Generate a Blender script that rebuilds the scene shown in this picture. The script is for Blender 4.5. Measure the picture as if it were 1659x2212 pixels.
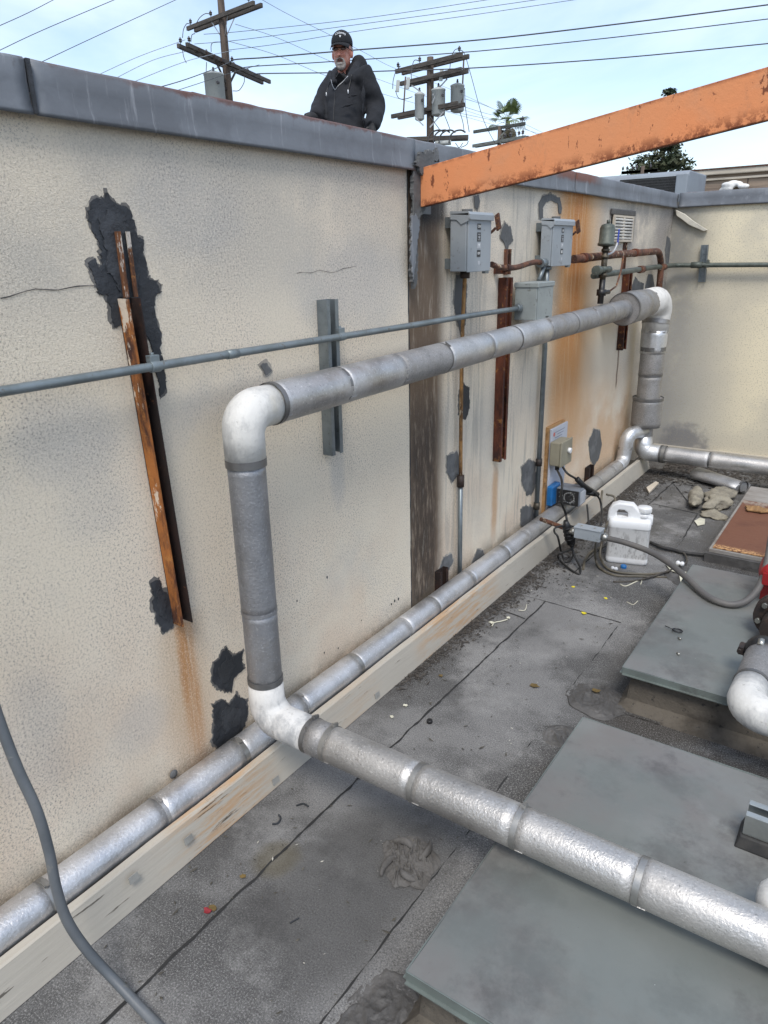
import bpy, bmesh, math, random
from mathutils import Vector, Matrix, noise
for o in list(bpy.data.objects): bpy.data.objects.remove(o)
random.seed(7)
R = math.radians
SC = bpy.context.scene
COL = SC.collection
V = Vector
# ------------------------------------------------------------------ camera
YAW, PITCH, ROLL, FPX = R(-35.0), R(-19.6), R(-1.33), 1560.0
IW, IH = 1659.0, 2212.0
CAM = V((1.55, 0.0, 1.6))
fwd = V((math.sin(YAW)*math.cos(PITCH), math.cos(YAW)*math.cos(PITCH), math.sin(PITCH)))
rg = fwd.cross(V((0, 0, 1))).normalized(); up = rg.cross(fwd)
c_, s_ = math.cos(ROLL), math.sin(ROLL)
rgt, upv = c_*rg + s_*up, -s_*rg + c_*up
cd = bpy.data.cameras.new('camera'); cam = bpy.data.objects.new('camera', cd); COL.objects.link(cam)
cam.matrix_world = Matrix(((rgt.x, upv.x, -fwd.x, CAM.x), (rgt.y, upv.y, -fwd.y, CAM.y), (rgt.z, upv.z, -fwd.z, CAM.z), (0, 0, 0, 1)))
cd.sensor_fit = 'VERTICAL'; cd.sensor_height = 36.0; cd.lens = 36.0*FPX/IH
cd.clip_start = 0.02; cd.clip_end = 3000
SC.camera = cam
SC.render.resolution_x, SC.render.resolution_y = 768, 1024
# ------------------------------------------------------------------ world, sun, exposure
SUN_EL, SUN_AZ = R(56), R(148)      # azimuth clockwise from +Y
w = bpy.data.worlds.new("World"); SC.world = w; w.use_nodes = True
nt = w.node_tree; nt.nodes.clear()
wo = nt.nodes.new('ShaderNodeOutputWorld'); bg = nt.nodes.new('ShaderNodeBackground')
sky = nt.nodes.new('ShaderNodeTexSky'); sky.sky_type = 'NISHITA'; sky.sun_disc = False
sky.sun_elevation = SUN_EL; sky.sun_rotation = SUN_AZ; sky.air_density = 1.0; sky.dust_density = 1.2; sky.ozone_density = 1.5
tc = nt.nodes.new('ShaderNodeTexCoord'); mp = nt.nodes.new('ShaderNodeMapping')
mp.inputs['Scale'].default_value = (1.0, 1.6, 4.2); mp.inputs['Rotation'].default_value = (0.15, 0.1, 0.5)
n1 = nt.nodes.new('ShaderNodeTexNoise'); n1.inputs['Scale'].default_value = 1.5; n1.inputs['Detail'].default_value = 8; n1.inputs['Roughness'].default_value = .52; n1.inputs['Distortion'].default_value = .35
rp = nt.nodes.new('ShaderNodeMapRange'); rp.interpolation_type = 'SMOOTHSTEP'
rp.inputs['From Min'].default_value = .34; rp.inputs['From Max'].default_value = .70; rp.inputs['To Min'].default_value = .12; rp.inputs['To Max'].default_value = .82
mx = nt.nodes.new('ShaderNodeMix'); mx.data_type = 'RGBA'
mx.inputs[7].default_value = (5.3, 5.9, 6.7, 1)
L = nt.links.new
L(tc.outputs['Generated'], mp.inputs[0]); L(mp.outputs[0], n1.inputs['Vector']); L(n1.outputs[0], rp.inputs[0]); L(rp.outputs[0], mx.inputs[0])
L(sky.outputs[0], mx.inputs[6]); L(mx.outputs[2], bg.inputs[0]); bg.inputs[1].default_value = 0.12; L(bg.outputs[0], wo.inputs[0])
sd = bpy.data.lights.new('sun', 'SUN'); sd.energy = 1.5; sd.angle = R(20); sd.color = (1, .95, .88)
so = bpy.data.objects.new('sun', sd); COL.objects.link(so)
sdir = V((math.sin(SUN_AZ)*math.cos(SUN_EL), math.cos(SUN_AZ)*math.cos(SUN_EL), math.sin(SUN_EL)))
so.rotation_euler = sdir.to_track_quat('Z', 'Y').to_euler()
SC.view_settings.view_transform = 'Standard'; SC.view_settings.look = 'None'; SC.view_settings.gamma = 1; SC.view_settings.exposure = 0.90

# ------------------------------------------------------------------ helpers: pixel of the photo -> point on a real plane
def ray(px, py): return fwd*FPX + rgt*(px-IW/2) - upv*(py-IH/2)
def P(px, py, ax, val):
    d = ray(px, py); return CAM + d*((val-CAM[ax])/d[ax])
def Dp(px, py, depth): return CAM + ray(px, py)*(depth/FPX)

def link(o, parent=None):
    COL.objects.link(o)
    if parent: o.parent = parent
    return o
def tag(o, label=None, cat=None, group=None, kind=None):
    if label: o['label'] = label
    if cat: o['category'] = cat
    if group: o['group'] = group
    if kind: o['kind'] = kind
    return o
def thing(name, label, cat, loc=(0, 0, 0), group=None):
    o = bpy.data.objects.new(name, None); o.location = loc; o.empty_display_size = .05; link(o)
    o['org'] = 0; del o['org']
    return tag(o, label, cat, group)
def root_loc(p):
    while p and p.parent: p = p.parent
    return V(p.location) if p else V((0, 0, 0))

class MB:
    def __init__(s): s.v = []; s.f = []; s.m = []; s.sm = []; s.mi = 0; s.s = False
    def add(s, vs, fs, smooth=None):
        b = len(s.v); s.v += [V(v) for v in vs]
        for f in fs: s.f.append([b+i for i in f]); s.m.append(s.mi); s.sm.append(s.s if smooth is None else smooth)
        return s
    def box(s, a, b):
        (x0, y0, z0), (x1, y1, z1) = a, b
        vs = [(x0, y0, z0), (x1, y0, z0), (x1, y1, z0), (x0, y1, z0), (x0, y0, z1), (x1, y0, z1), (x1, y1, z1), (x0, y1, z1)]
        return s.add(vs, [(0, 3, 2, 1), (4, 5, 6, 7), (0, 1, 5, 4), (1, 2, 6, 5), (2, 3, 7, 6), (3, 0, 4, 7)], False)
    def obox(s, c, ax, ay, az):      # oriented box from centre and half-axis vectors
        c = V(c); ax, ay, az = V(ax), V(ay), V(az)
        vs = [c+ax*i+ay*j+az*k for k in (-1, 1) for (i, j) in ((-1, -1), (1, -1), (1, 1), (-1, 1))]
        return s.add(vs, [(0, 3, 2, 1), (4, 5, 6, 7), (0, 1, 5, 4), (1, 2, 6, 5), (2, 3, 7, 6), (3, 0, 4, 7)], False)
    def beam(s, a, b, w, h, upd=(0, 0, 1)):   # box from a to b, w sideways, h along up
        a, b = V(a), V(b); d = (b-a); l = d.length/2; d.normalize(); sd = d.cross(V(upd)).normalized(); u = sd.cross(d)
        return s.obox((a+b)/2, d*l, sd*w/2, u*h/2)
    def loft(s, rings, caps=True, smooth=True):
        n = len(rings[0]); b = len(s.v)
        for r in rings: s.v += [V(p) for p in r]
        for i in range(len(rings)-1):
            for j in range(n):
                k = (j+1) % n
                s.f.append([b+i*n+j, b+i*n+k, b+(i+1)*n+k, b+(i+1)*n+j]); s.m.append(s.mi); s.sm.append(smooth)
        if caps:
            s.f.append([b+j for j in range(n)][::-1]); s.m.append(s.mi); s.sm.append(False)
            e = b+(len(rings)-1)*n
            s.f.append([e+j for j in range(n)]); s.m.append(s.mi); s.sm.append(False)
        return s
    def tube(s, path, r, n=12, caps=True, ry=None, wob=0):
        path = [V(p) for p in path]; rr = r if isinstance(r, (list, tuple)) else [r]*len(path)
        t0 = (path[1]-path[0]).normalized(); a = V((0, 0, 1)) if abs(t0.z) < .9 else V((1, 0, 0))
        u = (a - t0*a.dot(t0)).normalized(); rings = []
        for i, p in enumerate(path):
            if i == 0: t = t0
            elif i == len(path)-1: t = (path[i]-path[i-1]).normalized()
            else: t = ((path[i]-path[i-1]).normalized()+(path[i+1]-path[i]).normalized()).normalized()
            u = (u - t*u.dot(t)).normalized(); v = t.cross(u); R_ = rr[i]
            ring = []
            for k in range(n):
                q = 2*math.pi*k/n; rad = R_
                if wob: rad *= 1+wob*noise.noise(V((p.x*9+k*.7, p.y*9, p.z*9+math.cos(q)*2)))
                ring.append(p+u*math.cos(q)*rad+v*math.sin(q)*rad*(ry or 1))
            rings.append(ring)
        return s.loft(rings, caps)
    def cyl(s, a, b, r, n=16, r2=None): return s.tube([a, b], [r, r if r2 is None else r2], n)
    def lathe(s, org, prof, axis=(0, 0, 1), n=16):
        org = V(org); t = V(axis).normalized(); a = V((0, 0, 1)) if abs(t.z) < .9 else V((1, 0, 0))
        u = (a-t*a.dot(t)).normalized(); v = t.cross(u)
        return s.loft([[org+t*h+(u*math.cos(2*math.pi*k/n)+v*math.sin(2*math.pi*k/n))*max(r, 1e-4) for k in range(n)] for r, h in prof])
    def ell(s, c, ax, ay, az, n=14, m=9):
        c = V(c); ax, ay, az = V(ax), V(ay), V(az); rings = []
        for i in range(m+1):
            t = -math.pi/2+math.pi*i/m; cr = max(math.cos(t), 1e-3)
            rings.append([c+az*math.sin(t)+(ax*math.cos(2*math.pi*k/n)+ay*math.sin(2*math.pi*k/n))*cr for k in range(n)])
        return s.loft(rings, True)
    def prism(s, pts, off):          # polygon extruded by vector off
        pts = [V(p) for p in pts]; off = V(off); n = len(pts)
        from mathutils.geometry import tessellate_polygon
        tris = tessellate_polygon([pts])
        s.add(pts+[p+off for p in pts], [(t[0], t[1], t[2]) for t in tris]+[(t[2]+n, t[1]+n, t[0]+n) for t in tris]+[(i, (i+1) % n, (i+1) % n+n, i+n) for i in range(n)], False)
        return s
    def build(s, name, mats, parent=None, bev=0, label=None, fixn=True, sub=0):
        me = bpy.data.meshes.new(name); off = root_loc(parent)
        me.from_pydata([v-off for v in s.v], [], s.f)
        if not isinstance(mats, (list, tuple)): mats = [mats]
        for m in mats: me.materials.append(m)
        me.polygons.foreach_set('material_index', s.m); me.polygons.foreach_set('use_smooth', s.sm)
        if fixn:
            bm = bmesh.new(); bm.from_mesh(me); bmesh.ops.recalc_face_normals(bm, faces=bm.faces[:]); bm.to_mesh(me); bm.free()
        me.update()
        o = bpy.data.objects.new(name, me); link(o, parent)
        if bev:
            b = o.modifiers.new('b', 'BEVEL'); b.width = bev; b.segments = 2; b.limit_method = 'ANGLE'; b.angle_limit = R(40)
        if sub:
            b = o.modifiers.new('s', 'SUBSURF'); b.levels = sub; b.render_levels = sub
        if label: o['label'] = label
        return o
def smoothpath(pts, n=6):           # Catmull-Rom
    pts = [V(p) for p in pts]; q = [pts[0]*2-pts[1]]+pts+[pts[-1]*2-pts[-2]]; out = []
    for i in range(1, len(q)-2):
        a, b, c, d = q[i-1:i+3]
        for k in range(n):
            t = k/n; out.append(.5*((2*b)+(c-a)*t+(2*a-5*b+4*c-d)*t*t+(3*b-a-3*c+d)*t**3))
    out.append(pts[-1]); return out
def bend(pts, r, n=8):              # polyline with rounded corners
    pts = [V(p) for p in pts]; out = [pts[0]]
    for i in range(1, len(pts)-1):
        a, b, c = pts[i-1:i+2]; d1 = (a-b).normalized(); d2 = (c-b).normalized()
        ang = d1.angle(d2); t = min(r/math.tan(ang/2), (a-b).length*.49, (c-b).length*.49); rr = t*math.tan(ang/2)
        ctr = b+(d1+d2).normalized()*(rr/math.sin(ang/2)); p0 = b+d1*t-ctr; p1 = b+d2*t-ctr
        for k in range(n+1): out.append(ctr+p0.normalized().slerp(p1.normalized(), k/n)*rr)
    out.append(pts[-1]); return out
def curve_mesh(name, data_fn, mat, parent, mw, label=None, warp=None):
    cu = bpy.data.curves.new(name, data_fn['type']); data_fn['fn'](cu)
    tmp = bpy.data.objects.new('tmp', cu); COL.objects.link(tmp)
    bpy.context.view_layer.update()
    me = bpy.data.meshes.new_from_object(tmp.evaluated_get(bpy.context.evaluated_depsgraph_get()))
    bpy.data.objects.remove(tmp); bpy.data.curves.remove(cu)
    off = root_loc(parent)
    for v in me.vertices: v.co = (warp(v.co) if warp else mw @ v.co)-off
    me.materials.clear(); me.materials.append(mat); me.name = name
    o = bpy.data.objects.new(name, me); link(o, parent)
    if label: o['label'] = label
    return o
def text(body, size, mat, parent, org, xdir, ydir, name='lettering', warp=None, ext=.0004):
    def fn(cu): cu.body = body; cu.size = size; cu.extrude = ext; cu.align_x = 'CENTER'; cu.align_y = 'CENTER'
    x = V(xdir).normalized(); y = V(ydir).normalized(); z = x.cross(y); o = V(org)
    mw = Matrix(((x.x, y.x, z.x, o.x), (x.y, y.y, z.y, o.y), (x.z, y.z, z.z, o.z), (0, 0, 0, 1)))
    return curve_mesh(name, dict(type='FONT', fn=fn), mat, parent, mw, warp=warp)
def plate_curve(name, polys, ext, bev, mat, parent, org, xdir, ydir, smooth=False):
    def fn(cu):
        cu.dimensions = '2D'; cu.fill_mode = 'BOTH'; cu.extrude = ext; cu.bevel_depth = bev; cu.bevel_resolution = 3
        for pl in polys:
            sp = cu.splines.new('POLY'); sp.points.add(len(pl)-1); sp.use_cyclic_u = True
            for i, p in enumerate(pl): sp.points[i].co = (p[0], p[1], 0, 1)
    x = V(xdir).normalized(); y = V(ydir).normalized(); z = x.cross(y); o = V(org)
    mw = Matrix(((x.x, y.x, z.x, o.x), (x.y, y.y, z.y, o.y), (x.z, y.z, z.z, o.z), (0, 0, 0, 1)))
    ob = curve_mesh(name, dict(type='CURVE', fn=fn), mat, parent, mw)
    if smooth:
        for p in ob.data.polygons: p.use_smooth = True
    return ob

# ------------------------------------------------------------------ material DSL
class S:
    def __init__(s, nt, k): s.nt = nt; s.k = k
    def _m(s, op, o, rev=False):
        n = s.nt.nodes.new('ShaderNodeMath'); n.operation = op
        a, b = (o, s) if rev else (s, o)
        for i, q in enumerate((a, b)):
            if isinstance(q, S): s.nt.links.new(q.k, n.inputs[i])
            else: n.inputs[i].default_value = q
        return S(s.nt, n.outputs[0])
    def __add__(s, o): return s._m('ADD', o)
    def __sub__(s, o): return s._m('SUBTRACT', o)
    def __rsub__(s, o): return s._m('SUBTRACT', o, True)
    def __mul__(s, o): return s._m('MULTIPLY', o)
    __rmul__ = __mul__; __radd__ = __add__
    def max(s, o): return s._m('MAXIMUM', o)
    def min(s, o): return s._m('MINIMUM', o)
    def abs(s): return s._m('ABSOLUTE', 0)
    def step(s, a, b, c=0, d=1):
        n = s.nt.nodes.new('ShaderNodeMapRange'); n.interpolation_type = 'SMOOTHSTEP'
        s.nt.links.new(s.k, n.inputs[0])
        for i, q in enumerate((a, b, c, d)): n.inputs[1+i].default_value = q
        return S(s.nt, n.outputs[0])
class Mt:
    def __init__(s, name, rough=.7, metal=0.0, spec=None):
        s.mat = bpy.data.materials.new(name); s.mat.use_nodes = True; s.nt = s.mat.node_tree
        s.b = s.nt.nodes['Principled BSDF']; s.b.inputs['Roughness'].default_value = rough; s.b.inputs['Metallic'].default_value = metal
        if spec is not None: s.b.inputs['Specular IOR Level'].default_value = spec
        t = s.nt.nodes.new('ShaderNodeTexCoord'); s.co = t.outputs['Object']
        x = s.nt.nodes.new('ShaderNodeSeparateXYZ'); s.nt.links.new(s.co, x.inputs[0])
        s.x, s.y, s.z = [S(s.nt, x.outputs[i]) for i in range(3)]
        s.col = None
    def noise(s, scale, detail=4, rough=.6, stretch=None, dist=0, off=None):
        n = s.nt.nodes.new('ShaderNodeTexNoise'); n.inputs['Scale'].default_value = scale; n.inputs['Detail'].default_value = detail; n.inputs['Roughness'].default_value = rough; n.inputs['Distortion'].default_value = dist
        co = s.co
        if stretch or off:
            m = s.nt.nodes.new('ShaderNodeMapping'); m.inputs['Scale'].default_value = stretch or (1, 1, 1); m.inputs['Location'].default_value = off or (0, 0, 0)
            s.nt.links.new(co, m.inputs[0]); co = m.outputs[0]
        s.nt.links.new(co, n.inputs['Vector']); return S(s.nt, n.outputs[0])
    def vor(s, scale, feat='F1', out=0):
        n = s.nt.nodes.new('ShaderNodeTexVoronoi'); n.feature = feat; n.inputs['Scale'].default_value = scale
        s.nt.links.new(s.co, n.inputs['Vector']); return S(s.nt, n.outputs[out])
    def base(s, c):
        n = s.nt.nodes.new('ShaderNodeRGB'); n.outputs[0].default_value = (*c, 1); s.col = n.outputs[0]; return s
    def mix(s, c, fac):
        n = s.nt.nodes.new('ShaderNodeMix'); n.data_type = 'RGBA'; n.clamp_factor = True
        s.nt.links.new(s.col, n.inputs[6]); n.inputs[7].default_value = (*c, 1)
        if isinstance(fac, S): s.nt.links.new(fac.k, n.inputs[0])
        else: n.inputs[0].default_value = fac
        s.col = n.outputs[2]; return s
    def set(s, inp, v): s.nt.links.new(v.k, s.b.inputs[inp]); return s
    def bump(s, h, dist=.002, strength=1.0):
        n = s.nt.nodes.new('ShaderNodeBump'); n.inputs['Distance'].default_value = dist; n.inputs['Strength'].default_value = strength
        s.nt.links.new(h.k, n.inputs['Height'])
        if s.b.inputs['Normal'].links: s.nt.links.new(s.b.inputs['Normal'].links[0].from_socket, n.inputs['Normal'])
        s.nt.links.new(n.outputs[0], s.b.inputs['Normal']); return s
    def done(s):
        if s.col: s.nt.links.new(s.col, s.b.inputs['Base Color'])
        return s.mat
def simple(name, c, rough=.6, metal=0, c2=None, sc=8, spot=None, bump=.0006, bs=60):
    m = Mt(name, rough, metal).base(c)
    c2 = c2 or tuple(q*.7 for q in c)
    m.mix(c2, m.noise(sc, 6, .65).step(.38, .68))
    if spot: m.mix(spot, m.noise(sc*6, 5, .7).step(.60, .68)*.8)
    if bump: m.bump(m.noise(bs, 4), bump, .8)
    return m.done()
def band(c, a, b, s=.03): return c.step(a-s, a+s)*c.step(b-s, b+s, 1, 0)

# stucco of the long wall, stains in wall coordinates (y along, z up)
def stucco_long():
    m = Mt('stucco_long', .93, spec=.2).base((.76, .68, .55))
    y, z = m.y, m.z
    m.mix((.78, .69, .565), m.noise(1.1, 5, .6).step(.42, .66))
    m.mix((.56, .53, .48), m.noise(1.7, 6, .62, off=(3, 5, 1)).step(.52, .74)*.6)
    m.mix((.66, .50, .37), (z.step(1.1, .1)*m.noise(2.3, 4, off=(7, 0, 2)).step(.38, .62)*.55))
    nb = m.noise(5, 5, .6)-.5
    # grey grime under the coping, soft grey blots
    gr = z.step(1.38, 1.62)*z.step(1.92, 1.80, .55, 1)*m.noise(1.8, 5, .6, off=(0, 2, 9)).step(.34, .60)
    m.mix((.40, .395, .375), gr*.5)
    def blot(cy, cz, ry, rz, s, col=(.40, .41, .42)):
        d = ((y-cy)*(1/ry)); e = ((z-cz)*(1/rz)); q = d*d+e*e+nb*1.6
        m.mix(col, q.step(1.2, .0)*s)
    blot(.93, 1.22, .15, .15, .38); blot(.96, 1.02, .12, .10, .25); blot(1.0, .38, .12, .1, .3); blot(1.75, 1.20, .06, .05, .5)
    blot(2.1, 1.5, .4, .18, .45); blot(1.35, 1.72, .25, .14, .35); blot(1.93, .86, .05, .14, .35); blot(.7,.5,.12,.2,.25)
    wy = y+nb*.05; st = m.noise(3, 5, .65, stretch=(1, 9, .7))
    # dark weathered strip
    dk = wy.step(2.405, 2.42)*wy.step(2.73, 2.62, 0, 1)
    tex = m.noise(6, 6, .7, stretch=(1, 5, 1))
    m.mix((.125, .085, .058), dk*(tex.step(.25, .50, .7, 1))*.95)
    m.mix((.035, .030, .028), dk*band(wy, 2.43, 2.62, .03)*z.step(1.25, .75)*tex.step(.30, .60)*.75)
    m.mix((.30, .26, .215), dk*tex.step(.56, .70)*.55)
    m.mix((.028, .03, .033), band(wy, 2.50, 2.70, .03)*z.step(1.66, 1.74)*.9)
    m.mix((.30, .285, .26), band(wy, 2.66, 2.86, .08)*st.step(.45, .62)*.45)
    # small grey streaks near conduits
    m.mix((.25, .24, .22), band(wy, 2.90, 3.06, .05)*st.step(.42, .6)*z.step(.2, .6)*.45)
    m.mix((.26, .25, .23), band(wy, 3.3, 3.62, .1)*st.step(.50, .66)*.6)
    # orange streaks
    rs = m.noise(4, 5, .7, stretch=(1, 8, .5), off=(0, 1, 4))
    m.mix((.50, .20, .05), band(wy, 1.155, 1.215, .022)*z.step(-.1, .4)*z.step(.64, .60)*rs.step(.25, .55)*.9)
    m.mix((.46, .27, .12), band(wy, 1.09, 1.26, .05)*z.step(-.1, .4)*z.step(.66, .58)*.45)
    m.mix((.60, .36, .16), band(wy, 3.82, 4.55, .16)*z.step(.0, .8)*.65); m.mix((.56, .25, .065), band(wy, 3.93, 4.36, .10)*z.step(.1, 1.0)*rs.step(.22, .50)*.9)
    m.mix((.50, .17, .03), band(wy, 4.08, 4.27, .05)*z.step(.9, 1.5)*rs.step(.40, .60)*.9)
    m.mix((.58, .36, .19), band(wy, 3.75, 5.5, .2)*z.step(1.0, .45)*m.noise(2, 4).step(.35, .6)*.7)
    m.mix((.50, .25, .09), band(wy, 3.19, 3.25, .02)*z.step(.64, .5, 0, 1)*z.step(.1, .3)*.65)
    m.mix((.13, .06, .03), band(wy, 5.09, 5.12, .012)*z.step(1.0, .95)*z.step(.66, .72)*.9)
    # dirty corner
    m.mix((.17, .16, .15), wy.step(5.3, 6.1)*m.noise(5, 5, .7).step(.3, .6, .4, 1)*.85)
    m.mix((.30, .28, .26), y.step(4.3, 5.2)*z.step(1.2, 1.7)*m.noise(4, 5, .6, off=(4, 4, 4)).step(.35, .6)*.8)
    m.mix((.20, .17, .13), z.step(.24, .10)*m.noise(7, 5, .7).step(.3, .6)*.75)  # grime along the wall foot, doubling as painted contact shade above the board
    # grit
    g = m.noise(165, 5, .82); pit = g.step(.475, .405)
    dens = m.noise(2.2, 3).step(.3, .7, .25, .8)
    m.mix((.21, .19, .17), pit*dens*(1-dk*.5)); m.mix((.86, .78, .66), g.step(.52, .60)*.4*(1-dk))
    m.bump(m.noise(230, 4, .8), .0042, 1.0); m.bump(m.noise(45, 3), .002, .5)
    return m.done()
def stucco_far():
    m = Mt('stucco_far', .92, spec=.2).base((.76, .68, .50))
    x, z = m.x, m.z
    m.mix((.58, .53, .42), m.noise(2, 5, .6).step(.4, .65)*.8)
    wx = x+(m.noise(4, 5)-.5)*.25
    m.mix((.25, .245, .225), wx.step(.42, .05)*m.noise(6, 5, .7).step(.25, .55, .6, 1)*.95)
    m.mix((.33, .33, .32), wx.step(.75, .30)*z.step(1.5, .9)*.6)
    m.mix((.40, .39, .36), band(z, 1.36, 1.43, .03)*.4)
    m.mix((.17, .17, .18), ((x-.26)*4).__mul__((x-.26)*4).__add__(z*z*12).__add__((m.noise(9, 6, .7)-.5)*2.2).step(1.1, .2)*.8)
    g = m.noise(100, 5, .7)
    m.mix((.33, .29, .21), g.step(.46, .39)*.6)
    m.bump(m.noise(200, 4, .8), .004, .9)
    return m.done()
def rust(name, paint=.25, dark=(.045, .014, .008), mid=(.34, .12, .025), white=(.62, .55, .45), sc=9, stretch=(1, 1, .35)):
    m = Mt(name, .85).base(mid)
    m.mix(dark, m.noise(sc, 6, .7, stretch=stretch).step(.42, .60))
    m.mix((.45, .20, .05), m.noise(sc*3, 5, .7).step(.55, .66)*.5)
    if paint: m.mix(white, m.noise(sc*1.6, 7, .75, stretch=stretch, off=(3, 1, 7)).step(.62-paint*.2, .66-paint*.2)*.85)
    m.bump(m.noise(90, 6, .7), .0022, 1)
    return m.done()
def jacket(name, c=(.42, .42, .43), dirt=.5, rough=.38, cell=62, warm=(.30, .27, .22)):
    m = Mt(name, rough, .82).base(c)
    m.mix(tuple(q*.72 for q in c), m.noise(5, 6, .65).step(.42, .66)*.8)
    m.mix(warm, m.noise(3.3, 6, .7, off=(5, 2, 8)).step(.52, .68)*dirt)
    fl = m.noise(150, 3, .7); m.mix((.10, .10, .10), fl.step(.60, .67)*.8*dirt); m.mix(tuple(min(1, q*1.5) for q in c), fl.step(.42, .34)*.5)
    e = m.noise(cell*2.2, 3, .6, dist=.4)
    m.bump(e, .0017, .9); m.bump(m.noise(7, 2), .0010, .4)
    rr = m.noise(7, 5, .6).step(.3, .7, rough-.02, rough+.25); m.set('Roughness', rr)
    return m.done()
def whitewrap(name, c=(.66, .65, .62), c2=(.40, .40, .39)):
    m = Mt(name, .62).base(c)
    m.mix(c2, m.noise(11, 7, .72, stretch=(1, 1, .5)).step(.47, .66)*.85)
    m.mix((.22, .21, .19), m.noise(26, 6, .8).step(.59, .68)*.65); m.mix((.50, .46, .36), m.noise(4, 5, .6, off=(2, 8, 4)).step(.55, .70)*.6)
    m.bump(m.noise(18, 6, .65, stretch=(1, 1, .6)), .006, .8); m.bump(m.noise(90, 4), .0012, .7)
    return m.done()
def orange_paint():
    m = Mt('orange_primer', .78, spec=.3).base((.66, .245, .10))
    z = m.z; m.mix((.62, .25, .11), m.noise(2.5, 5).step(.4, .65))
    m.mix((.50, .25, .14), m.noise(5, 4, off=(9, 2, 3)).step(.55, .75)*.6)
    sp = m.noise(30, 5, .72, stretch=(1, 1, .45)).step(.60, .65); m.mix((.14, .04, .02), sp*.9)
    m.mix((.16, .05, .025), m.noise(75, 5, .75).step(.64, .68)*m.noise(4, 4, .6, off=(3, 3, 3)).step(.45, .6)*.9); m.mix((.42, .19, .10), m.noise(9, 6, .7, stretch=(1, 1, .4), off=(6, 6, 1)).step(.54, .68)*.6)
    h = z-m.x*.1425                       # height inside the sloping beam
    m.mix((.18, .05, .02), h.step(-.030, -.078)*m.noise(24, 7, .8, off=(2, 2, 2)).step(.44, .56)*.95)
    m.mix((.20, .06, .03), h.step(.040, .054)*m.noise(20, 6, .75, off=(1, 8, 2)).step(.38, .55)*.75)
    m.bump(m.noise(60, 5, .7), .0016, .8)
    return m.done()
def roofmat():
    m = Mt('mineral_roof', .9, spec=.3).base((.172, .170, .167))
    x, y = m.x, m.y
    m.mix((.070, .069, .068), m.noise(1.3, 6, .62).step(.42, .56)*.9)
    m.mix((.235, .232, .226), m.noise(2.1, 6, .7, off=(4, 3, 0)).step(.50, .66)*.85)
    m.mix((.10, .085, .055), m.noise(2.9, 5, .6, off=(9, 1, 0)).step(.62, .74)*.7)
    nb = m.noise(4, 5)-.5
    wx = x+nb*.10
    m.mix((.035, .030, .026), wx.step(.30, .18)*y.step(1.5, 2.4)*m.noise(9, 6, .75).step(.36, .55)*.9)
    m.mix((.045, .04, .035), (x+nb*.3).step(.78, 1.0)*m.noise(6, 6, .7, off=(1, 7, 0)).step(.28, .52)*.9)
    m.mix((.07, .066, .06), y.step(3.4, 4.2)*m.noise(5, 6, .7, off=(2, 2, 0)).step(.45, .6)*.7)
    g = m.noise(210, 4, .9); wz = m.noise(1.9, 4, .6, off=(2, 6, 1)).step(.35, .6, .35, 1); m.mix((.40, .395, .385), g.step(.53, .61)*.62*wz); m.mix((.03, .03, .03), g.step(.46, .39)*.70)
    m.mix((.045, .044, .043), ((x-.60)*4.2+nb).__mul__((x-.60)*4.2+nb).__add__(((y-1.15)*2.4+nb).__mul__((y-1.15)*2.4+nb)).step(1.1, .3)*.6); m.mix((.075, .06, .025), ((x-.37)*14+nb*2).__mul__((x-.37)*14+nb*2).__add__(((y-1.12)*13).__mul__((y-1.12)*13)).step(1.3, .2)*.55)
    m.mix((.022, .022, .022), m.noise(42, 7, .85).step(.60, .655)*.8*m.noise(3, 4, .7, off=(8, 1, 0)).step(.42, .6))
    m.mix((.5, .49, .47), m.noise(120, 2, .6, off=(5, 5, 5)).step(.75, .79)*.8)
    m.bump(g, .0025, .9); m.bump(m.noise(5, 5, .6), .006, .5)
    m.set('Roughness', m.noise(2, 4, off=(4, 4, 4)).step(.35, .65, .68, .93))
    return m.done()
def sheetmetal(name, c=(.200, .206, .196), c2=(.175, .166, .158), rough=.5):
    m = Mt(name, rough, .25).base(c)
    m.mix(c2, m.noise(2.2, 6, .6).step(.4, .62))
    m.mix(tuple(min(1, q*1.45) for q in c), m.noise(3.5, 6, .65, off=(3, 3, 3)).step(.60, .76)*.7)
    m.mix((.085, .08, .078), m.noise(4, 7, .7, off=(7, 1, 3)).step(.48, .66)*.75); m.mix((.155, .175, .166), m.noise(1.3, 5, .6, off=(1, 9, 3)).step(.45, .6)*.7); m.mix((.20, .165, .14), m.noise(1.6, 5, .6, off=(5, 9, 3)).step(.58, .7)*.35)
    m.mix((.5, .5, .48), m.noise(60, 3, .6).step(.76, .79)*.7)
    m.mix((.06, .06, .055), m.noise(90, 5, .7, off=(2, 2, 2)).step(.69, .73)*.6)
    m.bump(m.noise(2.5, 3), .012, .35); m.bump(m.noise(60, 4), .0005, .5)
    m.set('Roughness', m.noise(3, 5).step(.35, .65, rough-.1, rough+.2))
    return m.done()
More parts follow.
